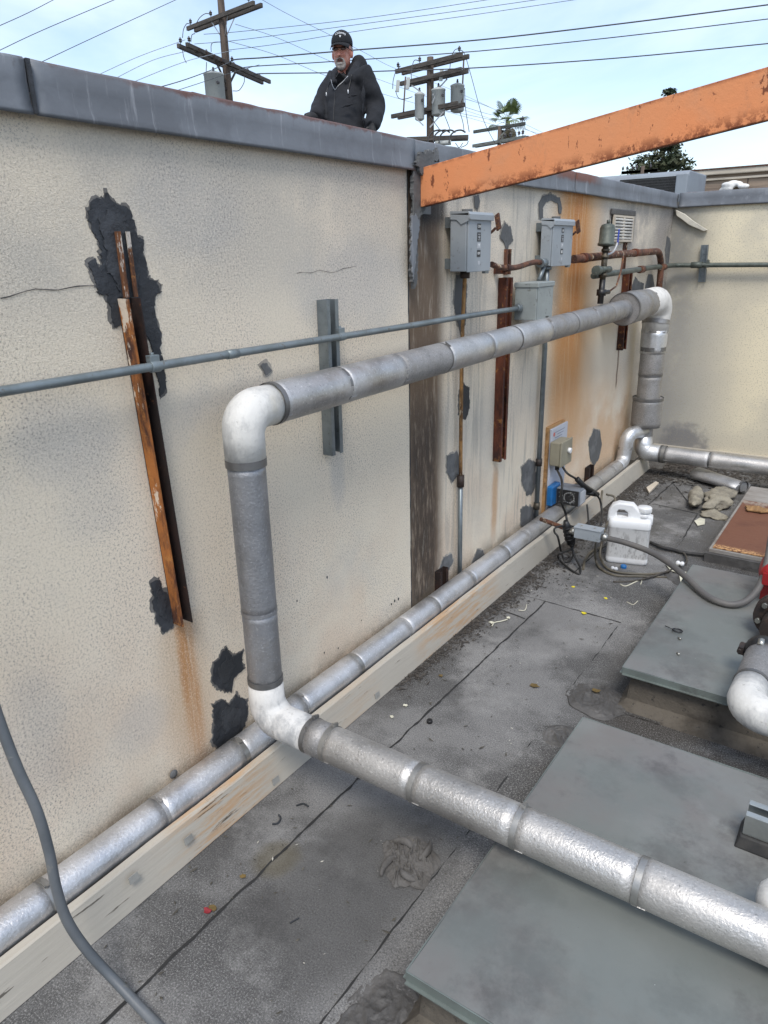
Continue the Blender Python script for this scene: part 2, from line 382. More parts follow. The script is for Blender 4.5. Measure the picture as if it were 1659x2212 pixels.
def coping_mat():
    m = Mt('coping_paint', .62, .15).base((.165, .18, .20))
    m.mix((.125, .135, .15), m.noise(3, 6, .65).step(.4, .62))
    m.mix((.31, .32, .34), m.noise(5, 6, .7, stretch=(1, 7, .7)).step(.56, .70)*.7)
    m.mix((.10, .10, .105), m.noise(18, 6, .7, stretch=(1, 1, .4), off=(2, 2, 2)).step(.62, .72)*.6)
    e = m.z+(m.noise(14, 6, .7)-.5)*.05
    m.mix((.10, .045, .03), e.step(1.985, 1.998)*.85); m.mix((.10, .035, .02), e.step(1.972, 1.984)*band(m.y, 1.2, 2.35, .2)*.8)
    rb = band(m.y+(m.noise(9, 5)-.5)*.1, 3.75, 4.35, .12)*(m.z+(m.noise(12, 5)-.5)*.06).step(1.935, 1.965)
    m.mix((.15, .05, .025), rb*.9)
    m.bump(m.noise(7, 4), .006, .6); m.bump(m.noise(60, 5), .0008, .8)
    return m.done()
def woodmat(name, c, c2, sc=3, stretch=(1, .12, 1), rough=.85, crack=(.03, .025, .02), cracks=.7, metal=0):
    m = Mt(name, rough, metal).base(c)
    m.mix(c2, m.noise(sc*4, 7, .7, stretch=stretch).step(.42, .62))
    m.mix(crack, m.noise(sc*14, 5, .6, stretch=stretch, off=(1, 5, 3)).step(.66, .71)*cracks)
    m.bump(m.noise(sc*12, 6, .7, stretch=stretch), .003, .8)
    return m.done()
def board_paint():
    m = Mt('board_paint', .75).base((.40, .37, .315))
    s = (4, .35, 4)
    m.mix((.38, .35, .30), m.noise(6, 7, .7, stretch=s).step(.45, .66)*.8)
    nb = m.noise(5, 5)-.5
    for a, b, c in ((.98, 1.30, .75), (2.25, 2.9, .75), (1.7, 1.85, .3), (4.0, 4.5, .4)):
        m.mix((.42, .25, .12), band(m.y+nb*.25, a, b, .12)*m.noise(14, 6, .7, stretch=s, off=(2, 0, 1)).step(.40, .60)*c)
    m.mix((.09, .06, .035), band(m.y+nb*.2, 1.02, 1.22, .08)*m.noise(30, 6, .7, stretch=s).step(.58, .64)*.9)
    m.mix((.33, .31, .27), m.y.step(2.6, 3.6)*m.noise(4, 6, .7).step(.35, .6)*.7)
    m.mix((.06, .05, .04), m.noise(26, 5, .55, stretch=(3, .22, 3), off=(5, 5, 2)).step(.665, .69)*.85)
    m.bump(m.noise(26, 6, .6, stretch=(3, .22, 3), off=(5, 5, 2)), .002, .7)
    return m.done()
def tarmat(name, c, rough=.6):
    m = Mt(name, rough, spec=.4).base(c)
    m.mix(tuple(min(1, q*1.9+.01) for q in c), m.noise(7, 6, .65).step(.45, .7)*.7)
    m.mix(tuple(q*.5 for q in c), m.noise(30, 6, .7).step(.58, .68)*.7)
    m.bump(m.noise(16, 6, .65), .010, .8); m.bump(m.noise(120, 4, .7), .002, .8)
    return m.done()
def leafmat(name, c, c2):
    m = Mt(name, .7).base(c); m.mix(c2, m.noise(.8, 4).step(.4, .6)); m.mix(tuple(q*1.8 for q in c), m.noise(4, 3).step(.55, .7)*.6)
    return m.done()

M = {}
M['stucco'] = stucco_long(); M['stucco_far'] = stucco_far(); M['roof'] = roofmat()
M['rust'] = rust('rust_orange', .30); M['slot'] = simple('slot_shade_dark_rust', (.010, .005, .004), .9, 0, (.03, .011, .007), 12, (.10, .04, .015), .002, 60); M['rust_white'] = rust('rust_whitened', .42, (.02, .012, .01), (.16, .06, .02), (.55, .50, .44), 14, (1, 1, .3)); M['rust_dark'] = rust('rust_dark', 0, (.03, .010, .007), (.12, .032, .014)); M['rust_mid'] = rust('rust_pipe', .16, (.045, .020, .014), (.12, .05, .03), (.45, .38, .28), 16, (1, 1, 1))
M['jack'] = jacket('aluminium_jacket', (.50, .495, .49)); M['jack_dull'] = jacket('dull_jacket', (.36, .352, .345), .85, .5, 80); M['jack_bright'] = jacket('bright_jacket', (.50, .485, .465), .55, .40); M['jack_blue'] = jacket('riser_jacket', (.33, .335, .35), .25, .42, 50)
M['band'] = simple('band_metal', (.20, .20, .20), .45, .75, spot=(.1, .09, .08)); M['bandlite'] = simple('band_light', (.36, .355, .34), .42, .8)
M['jack_low'] = jacket('bright_low_jacket', (.62, .62, .63), .35, .34); M['white'] = whitewrap('white_elbow', (.60, .59, .56)); M['white_dirty'] = whitewrap('white_elbow_dirty', (.56, .55, .53), (.27, .275, .28)); M['foil'] = jacket('foil_elbow', (.62, .63, .64), .5, .36, 30)
M['orange'] = orange_paint(); M['coping'] = coping_mat(); M['sheet'] = sheetmetal('cap_sheet'); M['sheet2'] = sheetmetal('cap_sheet_edge', (.19, .225, .21), (.13, .15, .14))
M['tar'] = tarmat('black_tar', (.024, .027, .032)); M['smear'] = tarmat('thin_tar_smear', (.12, .115, .108), .9); M['smear2'] = tarmat('thin_patch_smear', (.27, .25, .22), .92); M['tar2'] = tarmat('second_tar_coat', (.028, .031, .036), .5); M['patch'] = tarmat('grey_patch', (.10, .103, .105), .85); M['tarlump'] = tarmat('old_tar', (.070, .067, .064), .55)
M['board'] = board_paint(); M['clip'] = simple('clip_metal', (.33, .325, .30), .6, .2); M['ledge'] = woodmat('weathered_ledge', (.20, .18, .15), (.12, .105, .085))
M['galv'] = simple('galvanised', (.215, .245, .26), .42, .6, (.15, .175, .19), 12, (.10, .11, .11)); M['emt'] = simple('emt_paint', (.20, .235, .25), .45, .45, (.15, .175, .18), 10, (.13, .11, .09))
M['encl'] = simple('enclosure_grey', (.30, .33, .355), .5, .05, (.255, .285, .31), 4, (.17, .17, .17), .0008, 12)
M['encl2'] = simple('box_grey_green', (.275, .305, .30), .5, .05, (.22, .245, .245), 5, (.12, .12, .11))
M['black'] = simple('black_plastic', (.012, .012, .013), .45); M['blk_rub'] = simple('black_rubber', (.018, .018, .019), .7, 0, (.04, .038, .035), 20)
M['ink'] = simple('printed_white', (.70, .72, .72), .6, 0, bump=0); M['label'] = simple('label_black', (.03, .032, .036), .5, 0, bump=0); M['label_grey'] = simple('label_grey', (.45, .47, .5), .5, bump=0)
M['pipegreen'] = simple('old_green_pipe', (.10, .115, .10), .55, .3, (.055, .065, .055), 14, (.2, .19, .16)); M['brass'] = simple('corroded_fitting', (.10, .085, .06), .5, .5, (.04, .035, .03), 30, (.3, .3, .28))
M['blue'] = simple('blue_plastic', (.012, .13, .36), .4, 0, (.01, .08, .22), 10); M['blueh'] = simple('blue_handle', (.03, .07, .42), .5)
M['beige'] = simple('beige_box', (.25, .235, .175), .55, 0, (.20, .185, .14), 6); M['plate'] = simple('grey_plate', (.42, .45, .52), .5, 0, (.34, .36, .40), 5)
M['plywood'] = woodmat('plywood', (.36, .21, .09), (.20, .11, .045)); M['jug'] = simple('jug_plastic', (.72, .73, .74), .42, 0, (.60, .605, .60), 6, (.45, .44, .42), .0006, 40)
def jugm():
    m = Mt('jug_body', .5).base((.70, .71, .715)); z = m.z
    low = z.step(.215, .205)*z.step(.035, .045)
    m.mix((.42, .42, .41), low*.75); m.mix((.13, .125, .12), low*m.noise(30, 6, .8, stretch=(1, 1, .35)).step(.48, .62)*z.step(.22, .05, .35, 1)*.8)
    m.mix((.55, .54, .52), m.noise(9, 5).step(.5, .7)*.5)
    m.mix((.03, .03, .03), band(z, .203, .207, .001)*m.noise(5, 2).step(.4, .5)*.6)
    m.bump(m.noise(12, 3), .003, .5); return m.done()
M['jugb'] = jugm()
M['hose'] = simple('hose_grey', (.115, .125, .135), .5, 0, (.075, .085, .095), 5, (.15, .15, .14)); M['flex'] = simple('flex_conduit', (.095, .092, .09), .6, 0, (.13, .12, .11), 8)
M['cord'] = simple('black_cord', (.018, .018, .018), .55); M['tubing'] = simple('brown_tubing', (.13, .115, .085), .5, 0, (.06, .05, .035), 14); M['darkcable'] = simple('dark_cable', (.04, .035, .03), .7, 0, (.08, .07, .055), 20)
M['polewood'] = woodmat('pole_wood', (.105, .078, .06), (.05, .037, .03), 1.2, (3, 3, .25), cracks=.5); M['armwood'] = woodmat('crossarm_wood', (.085, .073, .062), (.04, .035, .03), 1.2, (.5, .5, 3), cracks=.4)
M['armgrey'] = woodmat('grey_crossarm', (.16, .17, .155), (.09, .095, .085), 1.2, (.5, .5, 3), cracks=.4)
M['xfmr'] = simple('transformer_paint', (.42, .44, .42), .5, 0, (.36, .38, .37), 1.5, (.25, .24, .22)); M['wire'] = simple('wire_metal', (.055, .058, .062), .6, bump=0); M['farwire'] = simple('far_wire', (.30, .33, .36), .7, bump=0)
M['porc'] = simple('porcelain', (.035, .03, .035), .3); M['steel'] = simple('brace_steel', (.42, .43, .44), .5, .4)
M['hood'] = simple('hoodie_cloth', (.009, .0105, .0145), .9, 0, (.007, .008, .011), 9, bump=.012, bs=9); M['shirt'] = simple('tee_cloth', (.006, .006, .007), .95)
M['skin'] = simple('skin', (.56, .26, .185), .5, 0, (.46, .17, .12), 14, bump=.001, bs=80); M['beard'] = simple('grey_beard', (.38, .35, .32), .9, 0, (.20, .17, .15), 50, bump=.006, bs=90)
M['jeans'] = simple('trousers', (.03, .035, .05), .9); M['glass'] = simple('tinted_lens', (.10, .045, .035), .12); M['glove'] = simple('black_glove', (.012, .012, .013), .6)
M['hair'] = simple('grey_hair', (.30, .28, .26), .9, bump=.003, bs=120); M['cap'] = simple('cap_cloth', (.007, .008, .012), .9); M['capink'] = simple('cap_stitching', (.75, .77, .8), .8, bump=0)
M['grille'] = simple('dark_grille', (.012, .012, .012), .6); M['hvac'] = simple('grey_housing', (.24, .27, .30), .6, .1, (.20, .22, .25), 3)
M['siding'] = woodmat('grey_siding', (.30, .23, .17), (.17, .13, .10), 1.5, (.12, 1, 3)); M['cream'] = simple('cream_trim', (.55, .49, .40), .8, 0, (.42, .37, .30), 3); M['foam'] = simple('white_foam', (.72, .72, .70), .9, bump=.01, bs=20)
M['red'] = simple('red_pump_paint', (.30, .012, .014), .4, 0, (.18, .01, .012), 8); M['castiron'] = simple('dark_iron', (.035, .028, .026), .6, .4, (.07, .045, .035), 18); M['boltz'] = simple('zinc_bolt', (.45, .44, .40), .35, .9)
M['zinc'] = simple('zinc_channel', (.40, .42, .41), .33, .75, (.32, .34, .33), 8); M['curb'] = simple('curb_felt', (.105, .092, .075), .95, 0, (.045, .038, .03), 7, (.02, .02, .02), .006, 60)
M['copper'] = simple('rusted_plate', (.135, .048, .025), .7, 0, (.10, .034, .018), 3, None, .003, 30); M['rag'] = simple('dirty_rag', (.115, .11, .105), .95, 0, (.07, .065, .06), 14, (.04, .04, .035), .003, 90)
M['fluff'] = simple('dirty_fibreglass', (.27, .245, .19), .95, 0, (.14, .125, .10), 12, (.10, .09, .07), .008, 45); M['foilflat'] = jacket('flat_foil', (.50, .50, .50), .5, .4)
M['leaf_y'] = simple('yellow_petal', (.65, .55, .02), .7); M['leaf_b'] = simple('dry_leaf', (.15, .10, .03), .8); M['leaf_r'] = simple('red_petal', (.28, .02, .03), .6); M['pale'] = simple('pale_scrap', (.62, .60, .48), .7)
M['palm'] = leafmat('palm_green', (.10, .14, .045), (.14, .18, .065)); M['palmdry'] = leafmat('palm_dry', (.17, .14, .08), (.11, .09, .05)); M['tree'] = leafmat('tree_green', (.030, .044, .018), (.06, .065, .03)); M['bark'] = simple('bark', (.09, .07, .05), .9)
M['ground'] = simple('street_ground', (.09, .09, .088), .9, 0, (.13, .12, .10), .2, bump=0); M['grit'] = simple('dark_grit', (.035, .03, .026), .95, 0, (.08, .07, .06), 40, bump=0); M['seam'] = simple('seam_tar', (.02, .02, .02), .8)
M['uproof'] = simple('upper_roof', (.14, .14, .135), .9, 0, (.20, .20, .19), 2)

# ================================================================== SETTING
tag(MB().box((-1500, -1500, -5.3), (1500, 1500, -5)).build('ground', M['ground']), kind='structure')
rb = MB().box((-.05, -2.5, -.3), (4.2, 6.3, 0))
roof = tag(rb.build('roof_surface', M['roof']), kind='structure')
def ribbon(pts, w, z=.003, jit=.004, step=.02, mb=None, ax=2, seed=1):
    pts = [V(p) for p in pts]; mb = mb or MB(); L_ = []; rnd = random.Random(seed)
    for i in range(len(pts)-1):
        d = pts[i+1]-pts[i]; n = max(1, int(d.length/step))
        L_ += [pts[i]+d*k/n for k in range(n)]
    L_.append(pts[-1]); vs = []
    for i, p in enumerate(L_):
        t = (L_[min(i+1, len(L_)-1)]-L_[max(i-1, 0)]).normalized(); nrm = V((0, 0, 1)) if ax == 2 else (V((1, 0, 0)) if ax == 0 else V((0, -1, 0))); sd_ = t.cross(nrm)
        c = p+sd_*jit*2*noise.noise(p*14)+nrm*z
        ww = w*(.55+.9*rnd.random()); vs += [c-sd_*ww/2, c+sd_*ww/2]
    mb.add(vs, [(2*i, 2*i+1, 2*i+3, 2*i+2) for i in range(len(L_)-1)], False); return mb
sm = MB()
for k, pl in enumerate([[(.365, -1, 0), (.365, 1.5, 0), (.38, 3.0, 0), (.378, 3.45, 0), (.40, 4.8, 0), (.412, 5.3, 0)], [(.375, 3.02, 0), (.56, 3.01, 0), (.755, 3.0, 0)], [(.20, 2.83, 0), (.37, 2.8, 0)],
        [(.42, 4.735, 0), (.71, 4.685, 0), (.738, 4.20, 0)], [(.412, 5.267, 0), (.60, 4.9, 0)], [(.13, 5.3, 0), (.60, 5.27, 0)], [(.755, 2.09, 0), (.84, 2.11, 0)], [(.765, .3, 0), (.775, 1.5, 0), (.77, 1.68, 0), (.756, 2.09, 0)], [(.752, 2.40, 0), (.754, 2.83, 0), (.751, 3.0, 0), (.735, 3.52, 0)], [(.74, 4.0, 0), (1.0, 4.0, 0)]]):
    ribbon(pl, .006 if k else .007, .003, .003, mb=sm, seed=k)
sm.build('roof_seam', M['seam'], roof)
# lapped cap sheet edge beside the curbs (a 5 mm step)
def lapsheet(poly, name='roof_lap', th=.005):
    return MB().prism([V((x, y, 0.0005)) for x, y in poly], (0, 0, th)).build(name, M['roof'], roof)
def jag(pts, a=.006, st=.03, closed=True):
    out = []; n = len(pts)
    for i in range(n if closed else n-1):
        p, q = V((*pts[i], 0)), V((*pts[(i+1) % n], 0)); m_ = max(1, int((q-p).length/st))
        for k in range(m_):
            t = p+(q-p)*k/m_; out.append((t.x+a*noise.noise(t*23), t.y+a*noise.noise(t*23+V((9, 9, 9)))))
    return out
lapsheet(jag([(.765, -1), (.775, 1.5), (.77, 1.68), (.755, 2.09), (1.0, 2.1), (1.0, -1)]))
lapsheet(jag([(.752, 2.32), (.754, 2.83), (.751, 3.0), (.735, 3.52), (.74, 4.0), (1.1, 4.0), (1.1, 2.32)]))
lapsheet(jag([(.14, 3.02), (.375, 3.02), (.755, 3.0), (.735, 3.52), (.74, 4.19), (.60, 4.05), (.40, 4.0), (.38, 3.45), (.375, 3.05)]), th=.003)
# grit and leaf crumbs drifted along the board and far corner
def crumbs(n, fn, name, mat, smin=.002, smax=.008, flat=.35):
    mb = MB(); rnd = random.Random(n)
    for i in range(n):
        c = fn(rnd)
        if c is None: continue
        s1 = smin+(smax-smin)*rnd.random()**2; a = rnd.random()*6.28; ux = V((math.cos(a), math.sin(a), rnd.uniform(-.3, .3))); uy = V((-math.sin(a), math.cos(a), 0)); l = s1*(1+2.2*rnd.random()**2)
        c = V(c)+V((0, 0, s1*flat))
        mb.add([c+ux*l, c+uy*s1*.6, c-ux*l, c-uy*s1*.6, c+V((0, 0, s1*flat)), c-V((0, 0, s1*flat))], [(0, 1, 4), (1, 2, 4), (2, 3, 4), (3, 0, 4), (1, 0, 5), (2, 1, 5), (3, 2, 5), (0, 3, 5)])
    return tag(mb.build(name, mat, fixn=False), kind='stuff')
def drift(r):
    y = 2.0+3.6*r.random()**.8; wd = .05+.13*max(0, min(1, (y-2.2)/1.2))*(.6+.4*noise.noise(V((y*3, 0, 0))))
    return (.175+abs(r.gauss(0, wd*.6)), y, .003)
o = crumbs(5200, drift, 'roof_grit', M['grit']); tag(o, 'dark grit and leaf crumbs drifted along the foot of the white board', 'grit')
def scat(r):
    return (.18+r.random()*.72, .2+r.random()*5.0, .004)
o = crumbs(600, scat, 'roof_grit', simple('crumbs', (.05, .045, .035), .9, 0, (.12, .11, .09), 30, bump=0), .0015, .006); tag(o, 'dark crumbs scattered thinly over the grey roof felt', 'grit')
def farg(r): return (.25+abs(r.gauss(0, .4)), 5.9-abs(r.gauss(0, .28)), .003)
o = crumbs(2600, farg, 'roof_grit', M['grit'], .003, .014); tag(o, 'dark leaf litter heaped under the far silver pipe', 'grit')
def palec(r): return (.18+r.random()*.72, .3+r.random()*5.0, .004)
o = crumbs(150, palec, 'roof_grit', simple('pale_crumbs', (.5, .48, .42), .8, bump=0), .001, .0045); tag(o, 'tiny pale chips sprinkled over the grey roof felt', 'grit')

# ------------------------------------------------------------------ long stucco wall
wall = thing('stucco_wall', 'long cream stucco parapet wall with tar patches, rust streaks and grey metal coping', 'wall')
wb = MB(); wb.box((-.22, -2.5, -.3), (0, 2.405, 1.93)); wb.box((-.22, 2.405, -.3), (-.006, 6.35, 1.93)); wb.build('wall_body', M['stucco'], wall)
def coping(y0, y1, x0, parent, alongx=False, lab=None, dz=0):
    mb = MB(); st = .03; n = max(2, int((y1-y0)/st)); rows = [(.020, 1.888), (.026, 1.884), (.027, 1.893), (.0235, 1.905), (.022, 1.945), (.024, 1.982), (.018, 1.988), (-.12, 1.993), (-.24, 1.992), (-.245, 1.90)]
    rings = []
    for i in range(n+1):
        y = y0+(y1-y0)*i/n; r = []
        for k, (x, z) in enumerate(rows):
            wv = .0035*noise.noise(V((y*2.2, k*.35, x0*7)))+.0012*noise.noise(V((y*11, k, 3)))
            wz = .005*noise.noise(V((y*1.1, 5, x0)))+(.0025*noise.noise(V((y*13, 1, 1))) if k >= 5 else 0)
            r.append(V((x+wv+x0, y, z+wz+dz)) if not alongx else V((y, x0-x-wv, z+wz+dz)))
        rings.append(r)
    b = len(rows); vs = [p for r in rings for p in r]
    mb.add(vs, [(i*b+k, i*b+k+1, (i+1)*b+k+1, (i+1)*b+k) for i in range(n) for k in range(b-1)], True)
    o = mb.build('coping_section', M['coping'], parent); md = o.modifiers.new('s', 'SOLIDIFY'); md.thickness = .0025
    if lab: o['label'] = lab
for a, b in ((-2.5, .965), (.972, 2.43), (2.425, 4.02), (4.027, 6.19)): coping(a, b, 0 if b < 3 else -.004, wall)
# standing joint of the coping near the left
MB().beam((.028, .969, 1.886), (.028, .969, 1.985), .008, .006, (1, 0, 0)).build('coping_joint', M['tar'], wall)
def poly_at(pix, ax, val, jit=.004, st=.012, seed=0):
    pts = [P(x, y, ax, val) for x, y in pix]; out = []; n = len(pts)
    for i in range(n):
        p, q = pts[i], pts[(i+1) % n]; m_ = max(1, int((q-p).length/st))
        for k in range(m_):
            t = p+(q-p)*k/m_; dv = V((noise.noise(t*28+V((seed, 0, 0))), noise.noise(t*28+V((0, 7, seed))), noise.noise(t*28+V((3, seed, 0)))))*jit*1.7+V((noise.noise(t*120), noise.noise(t*120+V((5, 5, 5))), noise.noise(t*120-V((5, 5, 5)))))*jit*1.5+V((0, noise.noise(t*260), noise.noise(t*260+V((3, 3, 3)))))*jit*1.1
            dv[ax] = 0; out.append(t+dv)
    return out
def patch(pix, mat='tar', ax=0, val=0.0, th=.004, jit=.004, parent=None, name='tar_patch', st=.0045, label=None):
    parent = parent or wall; pts = poly_at(pix, ax, val, jit, st, len(pix)); off = V((0, 0, 0)); off[ax] = th if ax == 0 else -th
    if mat in ('tar', 'patch') and name == 'tar_patch':
        cen = sum(pts, V((0, 0, 0)))/len(pts); sp = []
        for i, p in enumerate(pts):
            d = p-cen; k = .007+.011*noise.noise(p*38+V((9, 2, 5)))+.004*noise.noise(p*150); q = p+d.normalized()*k; q[ax] = val; sp.append(q)
        MB().prism(sp, off*.35).build('tar_smear', M['smear'] if mat == 'tar' else M['smear2'], parent)
    return MB().prism(pts, off).build(name, M[mat], parent, label=label)
# big black patch round the left rusty channel
patch([(192, 440), (205, 428), (222, 434), (228, 420), (236, 438), (250, 440), (272, 446), (290, 480), (296, 512), (308, 516), (310, 560), (317, 600), (338, 606), (342, 632), (330, 640), (334, 680), (344, 720), (351, 790), (357, 838), (346, 855), (336, 800), (322, 740), (300, 700), (262, 700), (244, 705), (236, 668), (228, 640), (210, 632), (200, 600), (190, 562), (208, 560), (216, 585), (222, 575), (215, 520), (200, 500), (192, 478)])
patch([(328, 1256), (345, 1254), (352, 1275), (368, 1290), (372, 1330), (368, 1358), (350, 1365), (336, 1330), (328, 1300)])
patch([(462, 1432), (490, 1397), (500, 1420), (522, 1408), (524, 1445), (505, 1462), (498, 1492), (470, 1488), (455, 1465)])
patch([(460, 1520), (480, 1512), (490, 1525), (508, 1500), (530, 1512), (533, 1548), (520, 1580), (500, 1592), (475, 1625), (458, 1600), (462, 1560)])
patch([(560, 790), (575, 782), (585, 800), (572, 812)], 'patch', jit=.002)
patch([(212, 470), (235, 452), (262, 462), (278, 500), (286, 560), (300, 620), (296, 660), (262, 640), (240, 600), (228, 540)], 'tar2', val=.004, th=.003, jit=.006)
patch([(470, 1448), (488, 1420), (508, 1436), (496, 1470), (478, 1478)], 'tar2', val=.004, th=.002); patch([(470, 1545), (492, 1528), (520, 1530), (518, 1562), (490, 1582)], 'tar2', val=.004, th=.002); patch([(336, 1276), (346, 1268), (358, 1300), (358, 1334), (346, 1330)], 'tar2', val=.004, th=.002)
# centre & right patches
patch([(985, 596), (1000, 590), (1008, 620), (1004, 700), (995, 722), (985, 690), (980, 650)], 'patch', val=-.006, jit=.003)
patch([(1000, 830), (1012, 838), (1013, 880), (1005, 905), (990, 895), (992, 850)], 'tar', val=-.006, jit=.003)
patch([(1090, 482), (1102, 492), (1107, 520), (1098, 530), (1094, 545), (1088, 524), (1079, 515), (1083, 495)], 'patch', val=-.006, jit=.003)
patch([(965, 985), (985, 976), (992, 990), (990, 1025), (975, 1040), (964, 1020)], 'patch', val=-.006, jit=.003)
patch([(1127, 1010), (1140, 993), (1156, 998), (1157, 1040), (1150, 1065), (1137, 1068), (1126, 1040)], 'patch', val=-.006)
patch([(1124, 1100), (1135, 1092), (1152, 1096), (1152, 1125), (1135, 1142), (1124, 1135)], 'patch', val=-.006)
patch([(1271, 955), (1282, 927), (1295, 930), (1299, 960), (1293, 990), (1283, 1005), (1274, 990)], 'patch', val=-.006, jit=.003)
patch([(945, 1235), (958, 1205), (975, 1195), (978, 1212), (966, 1232), (948, 1246)], 'patch', val=-.006, jit=.003)
patch([(1020, 1210), (1030, 1187), (1042, 1188), (1046, 1205), (1030, 1222), (1020, 1228)], 'patch', val=-.006, jit=.003)
patch([(1164, 470), (1163, 440), (1172, 424), (1190, 420), (1208, 428), (1213, 448), (1211, 462), (1206, 462), (1204, 440), (1190, 434), (1178, 437), (1171, 450), (1172, 472)], 'patch', val=-.006, jit=.002)
patch([(1023, 424), (1032, 420), (1035, 435), (1030, 452), (1024, 448)], 'patch', val=-.006, jit=.002)
patch([(1364, 620), (1372, 598), (1380, 610), (1390, 612), (1388, 632), (1365, 630)], 'patch', val=-.006, jit=.002)
patch([(1393, 622), (1400, 592), (1409, 594), (1413, 618), (1408, 628), (1396, 630)], 'patch', val=-.006, jit=.002)
patch([(1436, 540), (1440, 510), (1446, 515), (1450, 545), (1447, 575), (1438, 568)], 'patch', val=-.006, jit=.002)
# peeling grey sealant draped below the coping at the wall joint
patch([(893, 362), (925, 340), (926, 372), (916, 398), (919, 435), (908, 458), (902, 470), (895, 520), (894, 600), (889, 622), (884, 610), (886, 520), (884, 470), (890, 430), (883, 395)], 'patch', val=.012, th=.016, jit=.006, name='sealant_strip', label='thick grey peeling sealant hanging below the coping joint')
patch([(905, 335), (938, 322), (944, 345), (930, 356), (920, 380), (903, 372), (893, 352)], 'patch', val=.030, th=.012, jit=.008, name='sealant_strip')
patch([(888, 470), (898, 462), (905, 480), (898, 540), (892, 605), (886, 560)], 'coping', val=.029, th=.004, jit=.004, name='sealant_strip', label='pale flaking strip of sealant')
# narrow cover strip along the joint
ribbon([(0, 2.407, 0), (0, 2.407, 1.88)], .006, .0015, .0015, ax=0, seed=5).build('wall_joint', M['tar'], wall)
cr = MB()
for k, pl in enumerate([[(0, 643), (40, 634), (95, 630), (140, 622), (208, 620)], [(345, 621), (352, 618)], [(640, 592), (700, 588), (770, 574)], [(1320, 450), (1318, 470), (1322, 490)]]):
    ribbon([P(a, b, 0, 0) for a, b in pl], (.0022, .0014, .0013, .006)[k], .0016, .006, .015, cr, 0, k)
cr.build('crack', M['tarlump'], wall)
# chips: small dark holes in the stucco
ch = MB()
for (a, b, r_) in ((706, 1247, .004), (852, 1298, .005), (860, 1294, .005), (641, 1298, .003), (730, 1400, .003), (823, 1172+320, .003), (780, 1340, .0025), (700, 1410, .003), (845, 1305, .004)):
    c = P(a, b, 0, 0); ch.prism([c+V((.0012, math.cos(q)*r_*(1+.4*math.sin(3*q)), math.sin(q)*r_*1.4)) for q in [k*.785 for k in range(8)]], (.0006, 0, 0))
ch.build('chipped_spot', M['tar'], wall)

# far stucco wall
fw_ = thing('stucco_wall', 'yellow-cream stucco wall closing the far end of the roof', 'wall', (0, 6.17, 0))
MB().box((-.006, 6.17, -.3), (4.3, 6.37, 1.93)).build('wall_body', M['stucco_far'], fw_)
coping(.03, 4.3, 6.17, fw_, True, dz=.002)
# bent metal flashing running from the corner
fl = [P(x, y, 1, 6.165) for x, y in ((1461, 453), (1480, 462), (1500, 478), (1530, 497), (1522, 500), (1490, 486), (1472, 472), (1463, 466))]
MB().prism(fl, (0, -.03, 0)).build('flashing', simple('cream_flashing', (.55, .52, .44), .7), fw_, bev=.004)
MB().beam((.03, 6.155, .0), (4.3, 6.155, .0), .03, .10).build('base_trim', M['board'], fw_)

# ------------------------------------------------------------------ base board and its ledge
bd = thing('base_board', 'cracked white painted board running along the foot of the long wall', 'board')
pf = MB(); n = 90; rows = [(.166, 0), (.171, .003), (.146, .112), (.142, .116), (.122, .116), (.122, 0)]
rings = [[V((x+.002*noise.noise(V((y*3, k, 0))), y, z+(.003*noise.noise(V((y*5, k*.2, 4))) if z > .09 else 0))) for k, (x, z) in enumerate(rows)] for y in [-1+6.55*i/n for i in range(n+1)]]
pf.loft(rings, True, False); pf.build('plank', M['board'], bd)
MB().box((.0, -1, 0), (.121, 5.55, .055)).build('ledge', M['ledge'], bd, bev=.004)
for (a, b) in ((290, 1902), (596, 1690), (815, 1505), (408, 1818)):
    c = P(a, b, 0, .168); d = V((-.026, 0, .13)).normalized(); nn = V((.13, 0, .026)).normalized()
    MB().obox(c+nn*.0015+d*.008, d*.010, V((0, .014, 0)), nn*.0015).build('metal_clip', M['clip'], bd)
MB().ell(P(375, 1672, 0, .01), (.006, 0, 0), (0, .014, 0), (0, 0, .014)).build('wall_plug', M['patch'], wall)

# ================================================================== FITTINGS ON THE WALL
def cchan(mb, y, z0, z1, x0, w, d, lip=.35, tilt=0, t=.003, dk=False):
    """strut channel, open face towards +x"""
    def seg(xa, xb, ya, yb, mi=0):
        mb.mi = mi if dk else 0
        vs = [V((x, yy+(tilt if z == z0 else 0), z)) for z in (z0, z1) for (x, yy) in ((xa, ya), (xb, ya), (xb, yb), (xa, yb))]
        mb.add(vs, [(0, 3, 2, 1), (4, 5, 6, 7), (0, 1, 5, 4), (1, 2, 6, 5), (2, 3, 7, 6), (3, 0, 4, 7)], False)
    h = w/2; l = w*lip*.7
    seg(x0, x0+t, y-h, y+h, 1); seg(x0+t, x0+d, y-h, y-h+t); seg(x0+t, x0+d, y+h-t, y+h, 1)
    seg(x0+d-t, x0+d, y-h+t, y-h+l); seg(x0+d-t, x0+d, y+h-l, y+h-t, 1)
def clamp(parent, y, z, x, r, mat, wide=.028):
    mb = MB(); mb.tube([(x, y-wide/2, z), (x, y+wide/2, z)], r+.003, 16); mb.box((x-.012, y-wide/2, z+r), (x+.006, y+wide/2, z+r+.016)); mb.cyl((x-.004, y, z+r+.014), (x-.004, y, z+r+.022), .005, 6)
    return mb.build('conduit_clamp', mat, parent, bev=.001)
CZ0 = P(0, 845, 0, .058).z; CZ1 = P(1135, 663, 0, .058).z
def cz(y): return CZ0+(CZ1-CZ0)*(y-.78)/2.4
st1 = thing('strut_channel', 'tall rusty channel in black tar on the near wall, leaking an orange streak', 'strut channel', (0, 1.17, .62))
